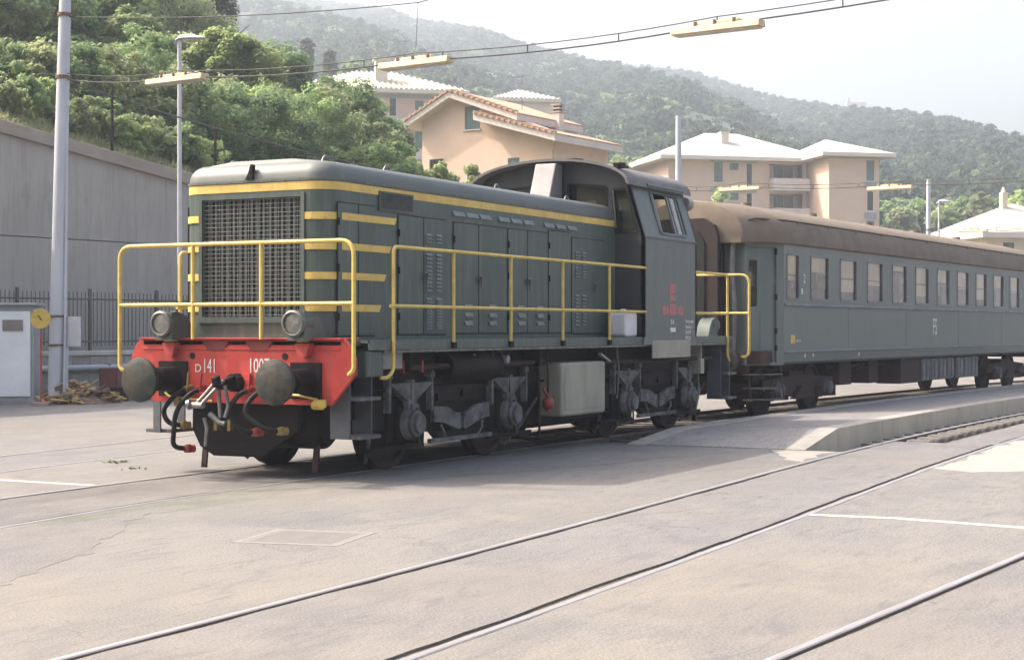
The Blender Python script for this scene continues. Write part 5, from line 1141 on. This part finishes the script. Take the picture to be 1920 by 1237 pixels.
# ------------------------------------------------------------------ the coach
coach = thing('passenger_coach', 'grey passenger coach with brown roof coupled behind the locomotive', 'railway coach', (13.1, 0, 0), radians(-4.1))
SE = 20.6
WIN = [(1.50, 2.06)] + [(2.64 + i * 1.527, 3.53 + i * 1.527) for i in range(11)]
CGLASS = glass('coach_window_glass', (.90, .87, .82), .06)
REFLECTION = mat('reflection_cream', (.72, .66, .55), (.58, .48, .35), .8, scale=3, stretch=(6, 6, 1))  # cream tone standing for bright reflections in the coach windows
for sg in (-1, 1):
    w0 = sg * 1.45
    holes = [rrect(a, b, 2.13, 2.92, .05, 3) for a, b in WIN]
    sw = holed(rect(1.35, SE - 1.35, 2.03, 3.12), holes, fY, w0, w0 - sg * .05).build('side_wall', COACH, coach)
    for a, b in WIN:
        f = frame_ring(rrect(a - .025, b + .025, 2.105, 2.945, .06, 3), .04, fY, w0 + sg * .012, w0 - sg * .02).build('window_frame', COACHTRIM, sw)
        MB().box(a, b, *sorted((w0 - sg * .022, w0 - sg * .028)), 2.13, 2.92).build('window_pane', CGLASS, f)
        if True:
            hb = rnd.choice((.12, .28, .33, .40, .46, .62))
            MB().box(a + .02, b - .02, *sorted((w0 - sg * .050, w0 - sg * .058)), 2.92 - hb, 2.92).build('reflection_panel', REFLECTION, f)  # panel added behind the pane to imitate a bright reflection
            MB().box(a + .01, b - .01, *sorted((w0 - sg * .030, w0 - sg * .045)), 2.54, 2.565).build('sash_bar', COACHTRIM, f)
    lw = MB()
    edges = [1.35, 4.6, 8.1, 11.9, 15.6, SE - 1.35]
    for a, b in zip(edges, edges[1:]):
        MB().box(a + .004, b - .004, *sorted((w0, w0 - sg * .05)), 1.19, 2.0).build('side_panel', COACH2, coach, bevel=.004, seg=1)
    MB().box(1.35, SE - 1.35, *sorted((w0 + sg * .028, w0 - sg * .05)), 1.995, 2.045).build('belt_rail', COACHTRIM, coach, bevel=.01)
    MB().box(1.35, SE - 1.35, *sorted((w0 + sg * .024, w0 - sg * .05)), 1.165, 1.195).build('sill_rail', COACHTRIM, coach, bevel=.008)
    MB().prism([(w0, 1.17), (w0 - sg * .03, 1.0), (w0 - sg * .09, .955), (w0 - sg * .16, .95), (w0 - sg * .16, 1.17)], lambda u, v, d: (d, u, v), 1.35, SE - 1.35).build('skirt', COACH2, coach, smooth=30)
    # tapered vestibule with its door, at each end
    for e0, e1 in ((.62, 1.35), (SE - .62, SE - 1.35)):
        p0 = Vector((e0, sg * 1.02, 0)); p1 = Vector((e1, w0, 0)); d = (p1 - p0); ln = d.length; d.normalize(); nn = Vector((-d.y, d.x, 0))
        if nn.y * sg < 0: nn = -nn
        fT = lambda u, v, q, p0=p0, d=d, nn=nn: tuple(p0 + d * u + nn * q + Vector((0, 0, v)))
        vw = holed(rect(0, ln, .95, 3.14), [rect(.06, ln - .16, 1.0, 3.02)], fT, 0, -.04).build('vestibule_wall', COACH2, coach)
        dr = holed(rect(.06, ln - .16, 1.0, 3.02), [rrect(.12, .30, 1.98, 2.80, .04, 3)], fT, -.05, -.09).build('entrance_door', COACH2, coach)
        MB().prism(rect(.12, .30, 1.98, 2.80), fT, -.07, -.075).build('door_pane', CGLASS, dr)
        MB().prism(rect(.36, ln - .2, 1.10, 1.86), fT, -.052, -.042).build('door_panel', COACH2, dr, bevel=.006)
        MB().prism(rect(.10, .14, 1.52, 1.62), fT, -.05, -.0).build('door_handle', STEEL, dr)
        MB().tube([fT(.02, 1.15, .05), fT(.02, 2.3, .05)], .015, 6).build('grab_rail', YELRAIL if False else PALE, coach)
        for zz in (1.2, 1.5, 2.1, 2.9): MB().prism(rect(ln - .17, ln - .145, zz, zz + .1), fT, -.045, .006).build('door_hinge', UNDER, dr)
        for i, z in enumerate((.80, .56, .36)):
            MB().prism(rect(.02, ln - .1, z - .02, z), fT, -.12 + i * .015, .10 + i * .03).build('entry_step', DUSTY, coach)
        MB().bar(fT(.04, .95, .05), fT(.02, .36, .14), .03, .012).build('step_bracket', UNDER, coach); MB().bar(fT(ln - .12, .95, .05), fT(ln - .10, .36, .14), .03, .012).build('step_bracket', UNDER, coach)
# roof as a loft
RP = [(1.475, 3.085), (1.50, 3.11), (1.485, 3.22), (1.42, 3.42), (1.28, 3.57), (1.0, 3.71), (.6, 3.82), (0, 3.87)]
ring = [(-y, z) for y, z in RP] + [(y, z) for y, z in reversed(RP[:-1])]
ring += [(RP[0][0] - .06, 3.085), (0, 3.10), (-RP[0][0] + .06, 3.085)]
stn = [(.40, .70, -.10), (.44, .735, -.02), (.62, .77, 0), (.95, .88, 0), (1.25, .985, 0), (1.5, 1, 0)]
stn = stn + [(x, 1, 0) for x in np.arange(2.5, SE - 1.6, 1.0)] + [(SE - s, k, z) for s, k, z in reversed(stn)]
mb = MB(); n = len(ring)
for s, k, dz in stn: mb.v += [(s, y * k, z + (dz if z > 3.3 else 0)) for y, z in ring]
for q in range(len(stn) - 1): mb.f += [(q * n + i, q * n + (i + 1) % n, (q + 1) * n + (i + 1) % n, (q + 1) * n + i) for i in range(n)]
mb.f += [tuple(range(n - 1, -1, -1)), tuple(range((len(stn) - 1) * n, len(stn) * n))]
rf = mb.build('roof', COACHROOF, coach, smooth=35)
for sg in (-1, 1):
    P = [(.62, sg * 1.02, 3.47), (.80, sg * 1.16, 3.52)] + [(x, sg * 1.375, 3.52) for x in np.arange(1.7, SE - 1.5, .8)] + [(SE - .8, sg * 1.16, 3.52)]
    MB().tube(P, .016, 6).build('rain_strip', UNDER, rf)
    for x in np.arange(2.2, SE - 2, 1.52): MB().box(x, x + .03, *sorted((sg * 1.33, sg * 1.405)), 3.48, 3.535).build('gutter_bracket', COACHROOF, rf)
for x in np.arange(3, SE - 2, 3.4): MB().cyl((x, 0, 3.85), (x, 0, 3.98), .13, .10, 14).build('roof_ventilator', COACHROOF, rf, smooth=40)
# ends with gangway
for s0, dr in ((.62, 1), (SE - .62, -1)):
    EP = [(-1.02, .95), (1.02, .95), (1.02, 3.12), (.92, 3.45), (.62, 3.66), (0, 3.74), (-.62, 3.66), (-.92, 3.45), (-1.02, 3.12)]
    MB().prism(EP, fX, s0, s0 + dr * .05).build('end_wall', COACH2, coach)
    BP = [(-.66, 1.25), (.66, 1.25), (.66, 3.2), (.60, 3.40), (.4, 3.52), (-.4, 3.52), (-.60, 3.40), (-.66, 3.2)]
    g = MB()
    for k in range(5): g.prism([(u * (1 - .03 * (k % 2)), v) for u, v in BP], fX, s0 - dr * (.02 + k * .07), s0 - dr * (.07 + k * .07))
    o = g.build('gangway_bellows', GANGWAY, coach)
    MB().prism([(-.42, 1.35), (.42, 1.35), (.42, 3.1), (.3, 3.3), (-.3, 3.3), (-.42, 3.1)], fX, s0 - dr * .36, s0 - dr * .37).build('gangway_door', DARK, o)
    for sg in (-1, 1):
        MB().tube(bent([(s0 - dr * .10, sg * .86, 3.3), (s0 - dr * .16, sg * .84, 2.6), (s0 - dr * .14, sg * .90, 1.9), (s0 - dr * .1, sg * .84, 1.2)], .3), .045, 8).build('end_cable', BATTBOX, coach, smooth=60)
        b = MB().cyl((s0, sg * .875, 1.05), (s0 - dr * .30, sg * .875, 1.05), .12, n=20).build('buffer', UNDER, coach, smooth=40)
        MB().lathe([(.05, -.04), (.22, -.01), (.225, .01), (.1, .03), (.02, .035)], (s0 - dr * .45, sg * .875, 1.05), (-dr, 0, 0), 28).cyl((s0 - dr * .28, sg * .875, 1.05), (s0 - dr * .46, sg * .875, 1.05), .08, n=16).build('buffer_head', BUFFER, b, smooth=40)
    MB().box(*sorted((s0, s0 + dr * .2)), -1.02, 1.02, .82, .96).build('end_beam', UNDER, coach)
# floor, interior
MB().box(.66, SE - .66, -1.3, 1.3, .97, 1.20).build('floor', UNDER, coach)
it = MB()
for i in range(11):
    x = 2.26 + i * 1.527; it.box(x - .25, x + .25, .25, 1.35, 1.2, 2.42); it.box(x - .25, x + .25, -1.35, -.25, 1.2, 2.34)
it.build('seats', CURTAIN, coach)['kind'] = 'stuff'
MB().box(1.0, SE - 1.0, -1.2, 1.2, 3.02, 3.06).build('ceiling', mat('coach_ceiling', (.42, .38, .30), (.36, .32, .26), .8), coach)
# lettering and placards
lettering('2', .24, WHITEPAINT, coach, (2.27, -1.4525, 2.42), SIDE, sx=.8)
MB().box(2.17, 2.23, -1.4545, -1.4505, 2.22, 2.32).build('white_stencil', WHITEPAINT, coach)
fs = lettering('FS', .52, WHITEPAINT, coach, (10.1, -1.4525, 1.46), SIDE, sx=.62, align='CENTER', name='emblem')
MB().box(1.66, 1.86, -1.4555, -1.4505, 1.33, 1.48).build('yellow_placard', YEL, coach)
lettering('5083 39', .07, WHITEPAINT, coach, (1.90, -1.4525, 1.35), SIDE)
for x, z in ((2.35, 1.07), (2.75, 1.08), (5.2, 1.06)): MB().box(x, x + .05, -1.4435, -1.4285, z, z + .07).build('white_stencil', WHITEPAINT, coach)
lettering('2', .24, WHITEPAINT, coach, (17.45, -1.4525, 2.42), SIDE, sx=.8)
# bogies and gear below the floor
def coach_bogie(sc):
    fr = MB()
    for sg in (-1, 1):
        fr.prism([(sc + u, v) for u, v in ((-1.75, .50), (-1.55, .42), (-.9, .42), (-.6, .34), (.6, .34), (.9, .42), (1.55, .42), (1.75, .50), (1.75, .66), (.7, .72), (-.7, .72), (-1.75, .66))], fY, sg * .98, sg * 1.06)
    fr.box(sc - .35, sc + .35, -1.0, 1.0, .40, .80).box(sc - 1.7, sc - 1.55, -1.0, 1.0, .45, .62).box(sc + 1.55, sc + 1.7, -1.0, 1.0, .45, .62)
    b = fr.build('bogie', UNDER, coach)
    for ax in (-1.2, 1.2):
        for sg in (-1, 1):
            MB().lathe([(.10, -.07), (.40, -.05), (.495, -.07), (.50, -.045), (.472, -.03), (.466, .065), (.40, .07), (.36, .03), (.12, .06), (.04, .08)], (sc + ax, sg * .755, .47), (0, sg, 0), 36).build('wheel', RUSTY, b, smooth=40)
            MB().lathe([(.17, -.08), (.17, .05), (.14, .08), (.13, .13), (.03, .14)], (sc + ax, sg * 1.10, .47), (0, sg, 0), 20).build('axle_box', DUSTY, b, smooth=40)
            for u in (-.34, .34):
                for q in range(6): pass
                MB().lathe([(.085, .0), (.10, .02), (.085, .04), (.10, .06), (.085, .08), (.10, .10), (.085, .12), (.10, .14), (.085, .16), (.10, .18), (.085, .20)], (sc + ax + u, sg * 1.10, .30), (0, 0, 1), 14).build('coil_spring', UNDER, b, smooth=50)
        MB().cyl((sc + ax, -1, .47), (sc + ax, 1, .47), .075, n=12).build('axle', UNDER, b)
    for sg in (-1, 1):
        sp = MB()
        for i in range(6): sp.box(sc - .50 + i * .07, sc + .50 - i * .07, *sorted((sg * 1.08, sg * 1.17)), .30 + i * .04, .335 + i * .04)
        sp.build('leaf_spring', UNDER, b)
coach_bogie(3.05); coach_bogie(SE - 3.05)
for a, b, z, m, w in ((5.05, 5.75, .48, UNDER, .9), (6.75, 7.35, .47, UNDER, .9), (8.2, 9.5, .42, UNDER, 1.1)):
    for sg in (-1, 1): MB().box(a, b, *sorted((sg * (w - .35), sg * (w + .2))), z, .95).build('hanging_case', m, coach, bevel=.02)
for i in range(7):
    for sg in (-1, 1):
        a = 9.7 + i * .62 + (.12 if i > 3 else 0)
        q = MB().box(a, a + .56, *sorted((sg * .75, sg * 1.28)), .44, .93).build('battery_box', BATTBOX, coach, bevel=.015)
        MB().box(a + .05, a + .25, *sorted((sg * 1.28, sg * 1.295)), .50, .88).box(a + .31, a + .51, *sorted((sg * 1.28, sg * 1.295)), .50, .88).build('battery_lid', BATTBOX, q)
MB().tube([(4.7, -.95, .84), (SE - 4.6, -.95, .84)], .03, 8).tube(bent([(5.75, -1.0, .9), (6.1, -1.02, .76), (6.5, -1.0, .78), (6.75, -1.0, .9)], .15), .02, 6).build('heating_pipe', UNDER, coach, smooth=60)
MB().bar((4.6, -.5, .62), (9.6, -.5, .48), .05, .05).bar((4.6, .5, .62), (9.6, .5, .48), .05, .05).build('truss_rod', UNDER, coach)
# ------------------------------------------------------------------ yard furniture at the left, masts and hanging lights
A6 = radians(-8)
GALV = mat('galvanised_mast', (.50, .51, .55), (.40, .41, .45), .55, metal=.2, scale=1.6, stretch=(1, 1, .3), spots=(.34, .19, .09), spot_scale=1.7, spot_lo=.64, spot_hi=.8)
LAMPW = mat('lamp_housing_cream', (.66, .55, .36), (.56, .43, .25), .5, scale=4, spots=(.36, .20, .08), spot_scale=6, spot_lo=.60, spot_hi=.74)
LAMPG = mat('street_lamp_grey', (.52, .52, .55), (.42, .42, .45), .5, scale=3)
DIFF = mat('lamp_diffuser', (.58, .52, .42), (.46, .38, .28), .3, scale=5)
CABLE = mat('cable_dark', (.05, .047, .045), (.08, .07, .06), .7)
RUSTWIRE = mat('rusty_clamp', (.16, .09, .05), (.10, .06, .04), .8, scale=20)
def mast(base, top, r0, r1, label, zc):
    t = thing('light_mast', label, 'mast', base, 0, 'masts carrying the yard lights')
    d = Vector(top) - Vector(base); n0 = Vector((0, 0, 0))
    zj = .62
    MB().cyl(n0, d * zj, r0, r0 * .93, 20).cyl(d * zj, d * (zj + .012), r0 * .93, r1 * 1.22, 20).cyl(d * (zj + .012), d, r1 * 1.22, r1, 20).build('tube', GALV, t, smooth=40)
    MB().cyl((0, 0, 0), (0, 0, .06), r0 * 1.5, r0 * 1.3, 16).build('foot', BATTBOX, t)
    for z in zc:
        p = d * (z / d.z); MB().cyl(p, p + d.normalized() * .07, r0 * 1.03, n=20).build('clamp', RUSTWIRE, t)
    return t
m1 = mast((12.70, 13.95, 0), (12.83, 13.75, 9.5), .155, .115, 'tall white tapering mast beside the white switch cabinet', (6.88, 8.2))
cd = MB().tube([(.02, -.23, 0), (.05, -.25, 2.0), (.10, -.26, 6.6)], .03, 8).tube([(.10, -.18, 0), (.12, -.20, 1.35)], .06, 8).build('conduit', GALV, m1, smooth=60)
MB().box(.08, .12, -.62, -.18, 1.22, 1.85).build('junction_plate', LAMPG, m1)
for z in (1.22, 1.83): MB().cyl((.02, -.02, z), (.02, -.02, z + .05), .175, n=18).build('band', RUSTWIRE, m1)
m2 = mast((42.5, 11.7, 0), (42.5, 11.7, 9.4), .14, .10, 'slim white mast rising behind the locomotive cab', (6.7,))
m3 = mast((71.9, 9.5, 0), (71.9, 9.5, 9.35), .14, .10, 'farthest white mast, above the coach roof near the grey street lamp', (6.7,))
# span wires: catenary pair from each mast across the tracks
def span(m_pt, pts, label, upper=True):
    t = thing('span_cable', label, 'cable', m_pt, 0, 'cables carrying the yard lights')
    o = Vector(m_pt); P = []
    pts = [Vector(m_pt)] + [Vector(p) for p in pts]
    for a, b in zip(pts, pts[1:]):
        n = 10
        for i in range(n): s = i / n; q = a.lerp(b, s); q.z -= .10 * 4 * s * (1 - s); P.append(q - o)
    P.append(pts[-1] - o)
    MB().tube(P, .014, 6).build('lower_wire', CABLE, t); MB().tube([p + Vector((0, 0, .13)) for p in P], .010, 6).build('upper_wire', CABLE, t)
    tie = MB().cyl((0, 0, .0), (0, 0, .13), .012, n=6).mesh('tie')
    for k in range(3, len(P), 3): q = link('tie', tie, CABLE, t); q.location = P[k]
    return t
FIX1 = [(12.72, 10.70, 6.58), (12.25, 4.78, 6.40), (11.50, -1.35, 6.40)]
span((12.78, 13.80, 6.88), [(p[0], p[1], p[2] + .11) for p in FIX1] + [(10.7, -8.5, 6.95)], 'cable pair strung from the tall left mast across the whole picture')
FIX2 = [(42.3, 9.25, 6.55), (42.0, 3.75, 6.35)]
span((42.5, 11.7, 6.7), [(p[0], p[1], p[2] + .15) for p in FIX2] + [(41.5, -3, 6.5), (41, -10, 6.9)], 'distant cable pair strung from the mast behind the cab')
FIX3 = [(71.5, 7.2, 6.55)]
span((71.9, 9.5, 6.7), [(p[0], p[1], p[2] + .15) for p in FIX3] + [(71.2, 1, 6.4), (71, -8, 6.7)], 'farthest cable pair, low over the coach roof at right')
def fixture(p, label, ang):
    t = thing('hanging_lamp', label, 'lamp', p, ang, 'tube lamps hung from the span cables')
    MB().prism([(-.13, 0), (.13, 0), (.11, .11), (-.11, .11)], fX, -.80, .80).build('housing', LAMPW, t, bevel=.012)
    MB().box(-.42, .42, -.09, .09, .111, .165).build('gear_box', LAMPW, t, bevel=.01)
    MB().box(-.76, .76, -.105, .105, -.022, .001).build('diffuser', DIFF, t, bevel=.008)
    for x in (-.35, 0, .35): MB().box(x - .02, x + .02, -.115, .115, .108, .176).build('hanger_strap', RUSTWIRE, t)
    return t
ang = radians(-97) 
for p, lb in zip(FIX1 + FIX2 + FIX3, ('cream tube lamp on the cable nearest the tall left mast', 'cream tube lamp on the cable above the apartment block with ribbed roof', 'cream tube lamp on the cable against the white sky, nearest the viewer',
                                        'small distant tube lamp in front of the right apartment block', 'small distant tube lamp right of the right apartment block', 'smallest distant tube lamp right of the farthest mast')):
    fixture(p, lb, ang)
def wire(pts, label, r=.012, sag=.3):
    P = []; pts = [Vector(p) for p in pts]
    for a, b in zip(pts, pts[1:]):
        for i in range(12): s = i / 12; q = a.lerp(b, s); q.z -= sag * 4 * s * (1 - s); P.append(q)
    P.append(pts[-1]); o = MB().tube(P, r, 6).build('overhead_wire', CABLE); return tag(o, label, 'wire')
wire([(12.82, 13.76, 8.2), (12.2, 4.7, 7.55), (10.8, -8.5, 9.3)], 'thin upper wire from the tall left mast crossing in front of the hill', .010, .12)
tag(MB().cyl((12.25, 4.78, 6.7), (12.2, 4.7, 7.55), .006, n=6).build('drop_wire', CABLE), 'short vertical wire holding up the middle tube lamp', 'wire')
wire([(12.84, 13.7, 6.80), (42.5, 11.7, 6.55)], 'drooping wire from the tall left mast past the gabled house', .018, .85)
# street lamps
def street_lamp(base, h, label, ang, sc=1.0):
    t = thing('street_lamp', label, 'street lamp', base, ang)
    MB().cyl((0, 0, 0), (0, 0, h * .27), .055, .055, 14).build('pole_base', BLACK, t, smooth=40)
    MB().cyl((0, 0, h * .27), (0, 0, h - .15), .055, .048, 14).build('pole', LAMPG, t, smooth=40)
    hd = MB(); rg = [(-.12, .0, .06), (.0, .07, .10), (.25, .10, .15), (.50, .05, .15), (.62, 0, .10)]
    n = 10
    for x, zt, w in rg: hd.v += [(x, w * cos(a), h - .06 + (zt if sin(a) > 0 else .03) * sin(a) + (.10 if x > -.1 else .02)) for a in [2 * pi * i / n for i in range(n)]]
    for k in range(len(rg) - 1): hd.f += [(k * n + i, k * n + (i + 1) % n, (k + 1) * n + (i + 1) % n, (k + 1) * n + i) for i in range(n)]
    hd.f += [tuple(range(n)), tuple(range(4 * n, 5 * n))]
    hd.cyl((0, 0, h - .16), (0, 0, h - .02), .06, n=12)
    hd.build('lamp_head', LAMPG, t, smooth=50)
    MB().box(.15, .50, -.10, .10, h - .03, h + .015).build('lamp_glass', DIFF, t, bevel=.02)
street_lamp((16.62, 13.80, 0), 8.3, 'grey street lamp in front of the retaining wall, left of the locomotive', radians(-62))
street_lamp((72.5, 9.1, 0), 8.2, 'far street lamp beside the farthest mast above the coach', radians(-62))
# block wall with railing on top
bw = thing('block_wall', 'low concrete block wall with iron railing at the far edge of the yard', 'wall', (10.5, 15.75, 0), A6)
BLK = [mat('concrete_block_%d' % i, c, tuple(x * .78 for x in c), .9, scale=5, bump=.3) for i, c in enumerate(((.33, .31, .285), (.29, .27, .245), (.37, .35, .32)))]
Lw = 34.0
blk = [MB().box(-.243, .243, -.13, .13, -.093, .093).mesh('block') for i in range(3)]
for r in range(5):
    for k in range(26):
        x = .25 + k * .5 + (.25 if r % 2 else 0); i = rnd.randrange(3)
        o = link('block', blk[i], BLK[i], bw); o.location = (x, rnd.uniform(-.006, .006), .095 + r * .196)
MB().box(0, Lw, -.115, .115, 0, 1.0).build('mortar', BLK[1], bw)
MB().box(0, Lw, -.17, .17, .99, 1.09).build('coping', mat('limewashed_coping', (.52, .50, .46), (.40, .38, .35), .9, scale=3), bw, bevel=.01)
MB().tube([(0, -.24, .72), (13.3, -.24, .70)], .07, 12).build('pipe', mat('pipe_grey', (.36, .39, .45), (.29, .31, .36), .5, scale=4), bw, smooth=60)
for x in np.arange(.4, 13, 1.5): MB().box(x, x + .05, -.30, -.10, .60, .80).build('pipe_clip', BATTBOX, bw)
IRON = mat('railing_iron', (.070, .075, .072), (.11, .10, .095), .7, scale=8)
pal = MB().cyl((0, 0, 1.20), (0, 0, 2.42), .0125, n=6).mesh('paling')
for k in range(116): o = link('paling', pal, IRON, bw); o.location = (.10 + k * .115, 0, rnd.uniform(-.01, .01))
MB().box(0, 13.4, -.02, .02, 2.24, 2.28).box(0, 13.4, -.02, .02, 1.28, 1.32).build('railing_rail', IRON, bw)
pst = MB().box(-.03, .03, -.03, .03, 1.05, 2.50).mesh('railing_post')
for k in range(7): o = link('railing_post', pst, IRON, bw); o.location = (.6 + k * 2.0, 0, 0)
# white cabinet
cb = thing('switch_cabinet', 'white metal switch cabinet with grey frame at the left edge', 'cabinet', (11.97, 15.20, 0), radians(-58))
CABW = mat('cabinet_white', (.80, .80, .80), (.72, .72, .72), .5, scale=2, spots=(.40, .39, .38), spot_scale=16, spot_lo=.66, spot_hi=.72)
CABG = mat('cabinet_frame_grey', (.33, .34, .34), (.27, .28, .28), .55, scale=4)
MB().box(-1.0, 1.0, .02, .80, 0, 2.08).build('case', CABG, cb, bevel=.01)
MB().box(-1.06, 1.06, -.10, .86, 2.08, 2.14).build('lid', CABG, cb, bevel=.015)
for x0 in (-.93, .06):
    d = MB().box(x0, x0 + .87, -.02, .02, .16, 1.96).build('cabinet_door', CABW, cb, bevel=.006)
    MB().box(x0 + .30, x0 + .72, -.05, -.02, 1.55, 1.78).build('vent_hood', mat('vent_hood_brown', (.24, .20, .18), (.18, .15, .13), .7), d)
MB().box(-1.05, 1.05, -.05, .85, -.02, .07).build('plinth', BLK[1], cb)
# yellow disc signal on a red rod
sg_ = thing('disc_marker', 'yellow disc marker on a thin red post with a square foot', 'marker', (12.05, 13.72, 0), radians(-58))
MB().cyl((0, 0, .06), (0, 0, 1.62), .022, n=10).build('post', mat('red_oxide', (.34, .07, .05), (.25, .06, .045), .6, scale=12), sg_)
MB().lathe([(.30 * .65, -.012), (.205, -.006), (.205, .010), (.195, .014), (.01, .016)], (0, -.04, 1.80), (0, -1, 0), 30).build('disc', mat('disc_yellow', (.60, .42, .07), (.48, .32, .05), .55, scale=8), sg_)
MB().bar((-.05, -.062, 1.87), (.03, -.062, 1.77), .02, .012, (0, 1, 0)).build('disc_mark', BLACK, sg_)
MB().box(-.17, .17, -.13, .13, 0, .07).build('foot', mat('foot_rust', (.30, .13, .09), (.36, .27, .23), .8), sg_, bevel=.01)
# scrap heap and red trough
hp = thing('scrap_heap', 'heap of broken rusty planks and scrap against the block wall', 'scrap heap', (13.25, 13.75, 0), A6)
SCR = [mat('scrap_%d' % i, c, tuple(x * .6 for x in c), .85, scale=9) for i, c in enumerate(((.40, .24, .09), (.24, .12, .07), (.14, .08, .055), (.34, .25, .15), (.48, .33, .13)))]
MB().lathe([(.75, 0), (.55, .12), (.3, .22), (.06, .28)], (0, 0, 0), (0, 0, 1), 12).build('heap_core', SCR[2], hp)
for k in range(110):
    a = rnd.uniform(0, 2 * pi); r = .85 * sqrt(rnd.random()); z = max(.04, .42 * (1 - r / .9)) + rnd.uniform(-.02, .06)
    q = Quaternion((0, 0, 1), rnd.uniform(0, 2 * pi)) @ Quaternion((0, 1, 0), rnd.uniform(-.6, .6)) @ Quaternion((1, 0, 0), rnd.uniform(-.5, .5))
    MB().obox((r * cos(a) * 1.15, r * sin(a) * .7, z), (rnd.uniform(.18, .55), rnd.uniform(.06, .16), rnd.uniform(.015, .045)), q.to_matrix()).build('scrap_piece', SCR[rnd.randrange(5)], hp)
tr_ = thing('steel_trough', 'dark red steel trough on supports beside the scrap heap', 'trough', (14.95, 13.75, 0), A6)
RO = mat('trough_red', (.16, .045, .045), (.11, .035, .035), .7, scale=5)
MB().box(-.75, 1.6, -.30, .25, .30, .34).box(-.75, 1.6, -.30, -.26, .32, .72).box(-.75, 1.6, .21, .25, .32, .72).box(-.75, -.71, -.30, .25, .32, .72).box(1.56, 1.6, -.30, .25, .32, .72).build('basin', RO, tr_)
for x in (-.5, 1.3): MB().box(x, x + .15, -.25, .2, 0, .30).build('support', BLACK, tr_)
# weeds by the track
WEED = mat('weed_green', (.12, .20, .07), (.17, .24, .09), .7, scale=12)
def weed(x, y, n, h, label):
    mb = MB()
    for k in range(n):
        a = rnd.uniform(0, 2 * pi); r = rnd.uniform(0, .14); hh = h * rnd.uniform(.4, 1); px, py = x + r * cos(a) * 1.6, y + r * sin(a)
        dx, dy = rnd.uniform(-.09, .09), rnd.uniform(-.09, .09); w = .012
        mb.add([(px - w, py, 0), (px + w, py, 0), (px + dx * .6 + w, py + dy * .6, hh * .7), (px + dx, py + dy, hh), (px + dx * .6 - w, py + dy * .6, hh * .7)], [(0, 1, 2, 3, 4)])
    tag(mb.build('weed_tuft', WEED), label, 'weeds', 'weeds between the rails')
weed(1.55, 2.55, 26, .035, 'green weed tuft between the back siding and the locomotive track')
weed(.95, 1.75, 12, .03, 'smaller weed tuft nearer the locomotive track')
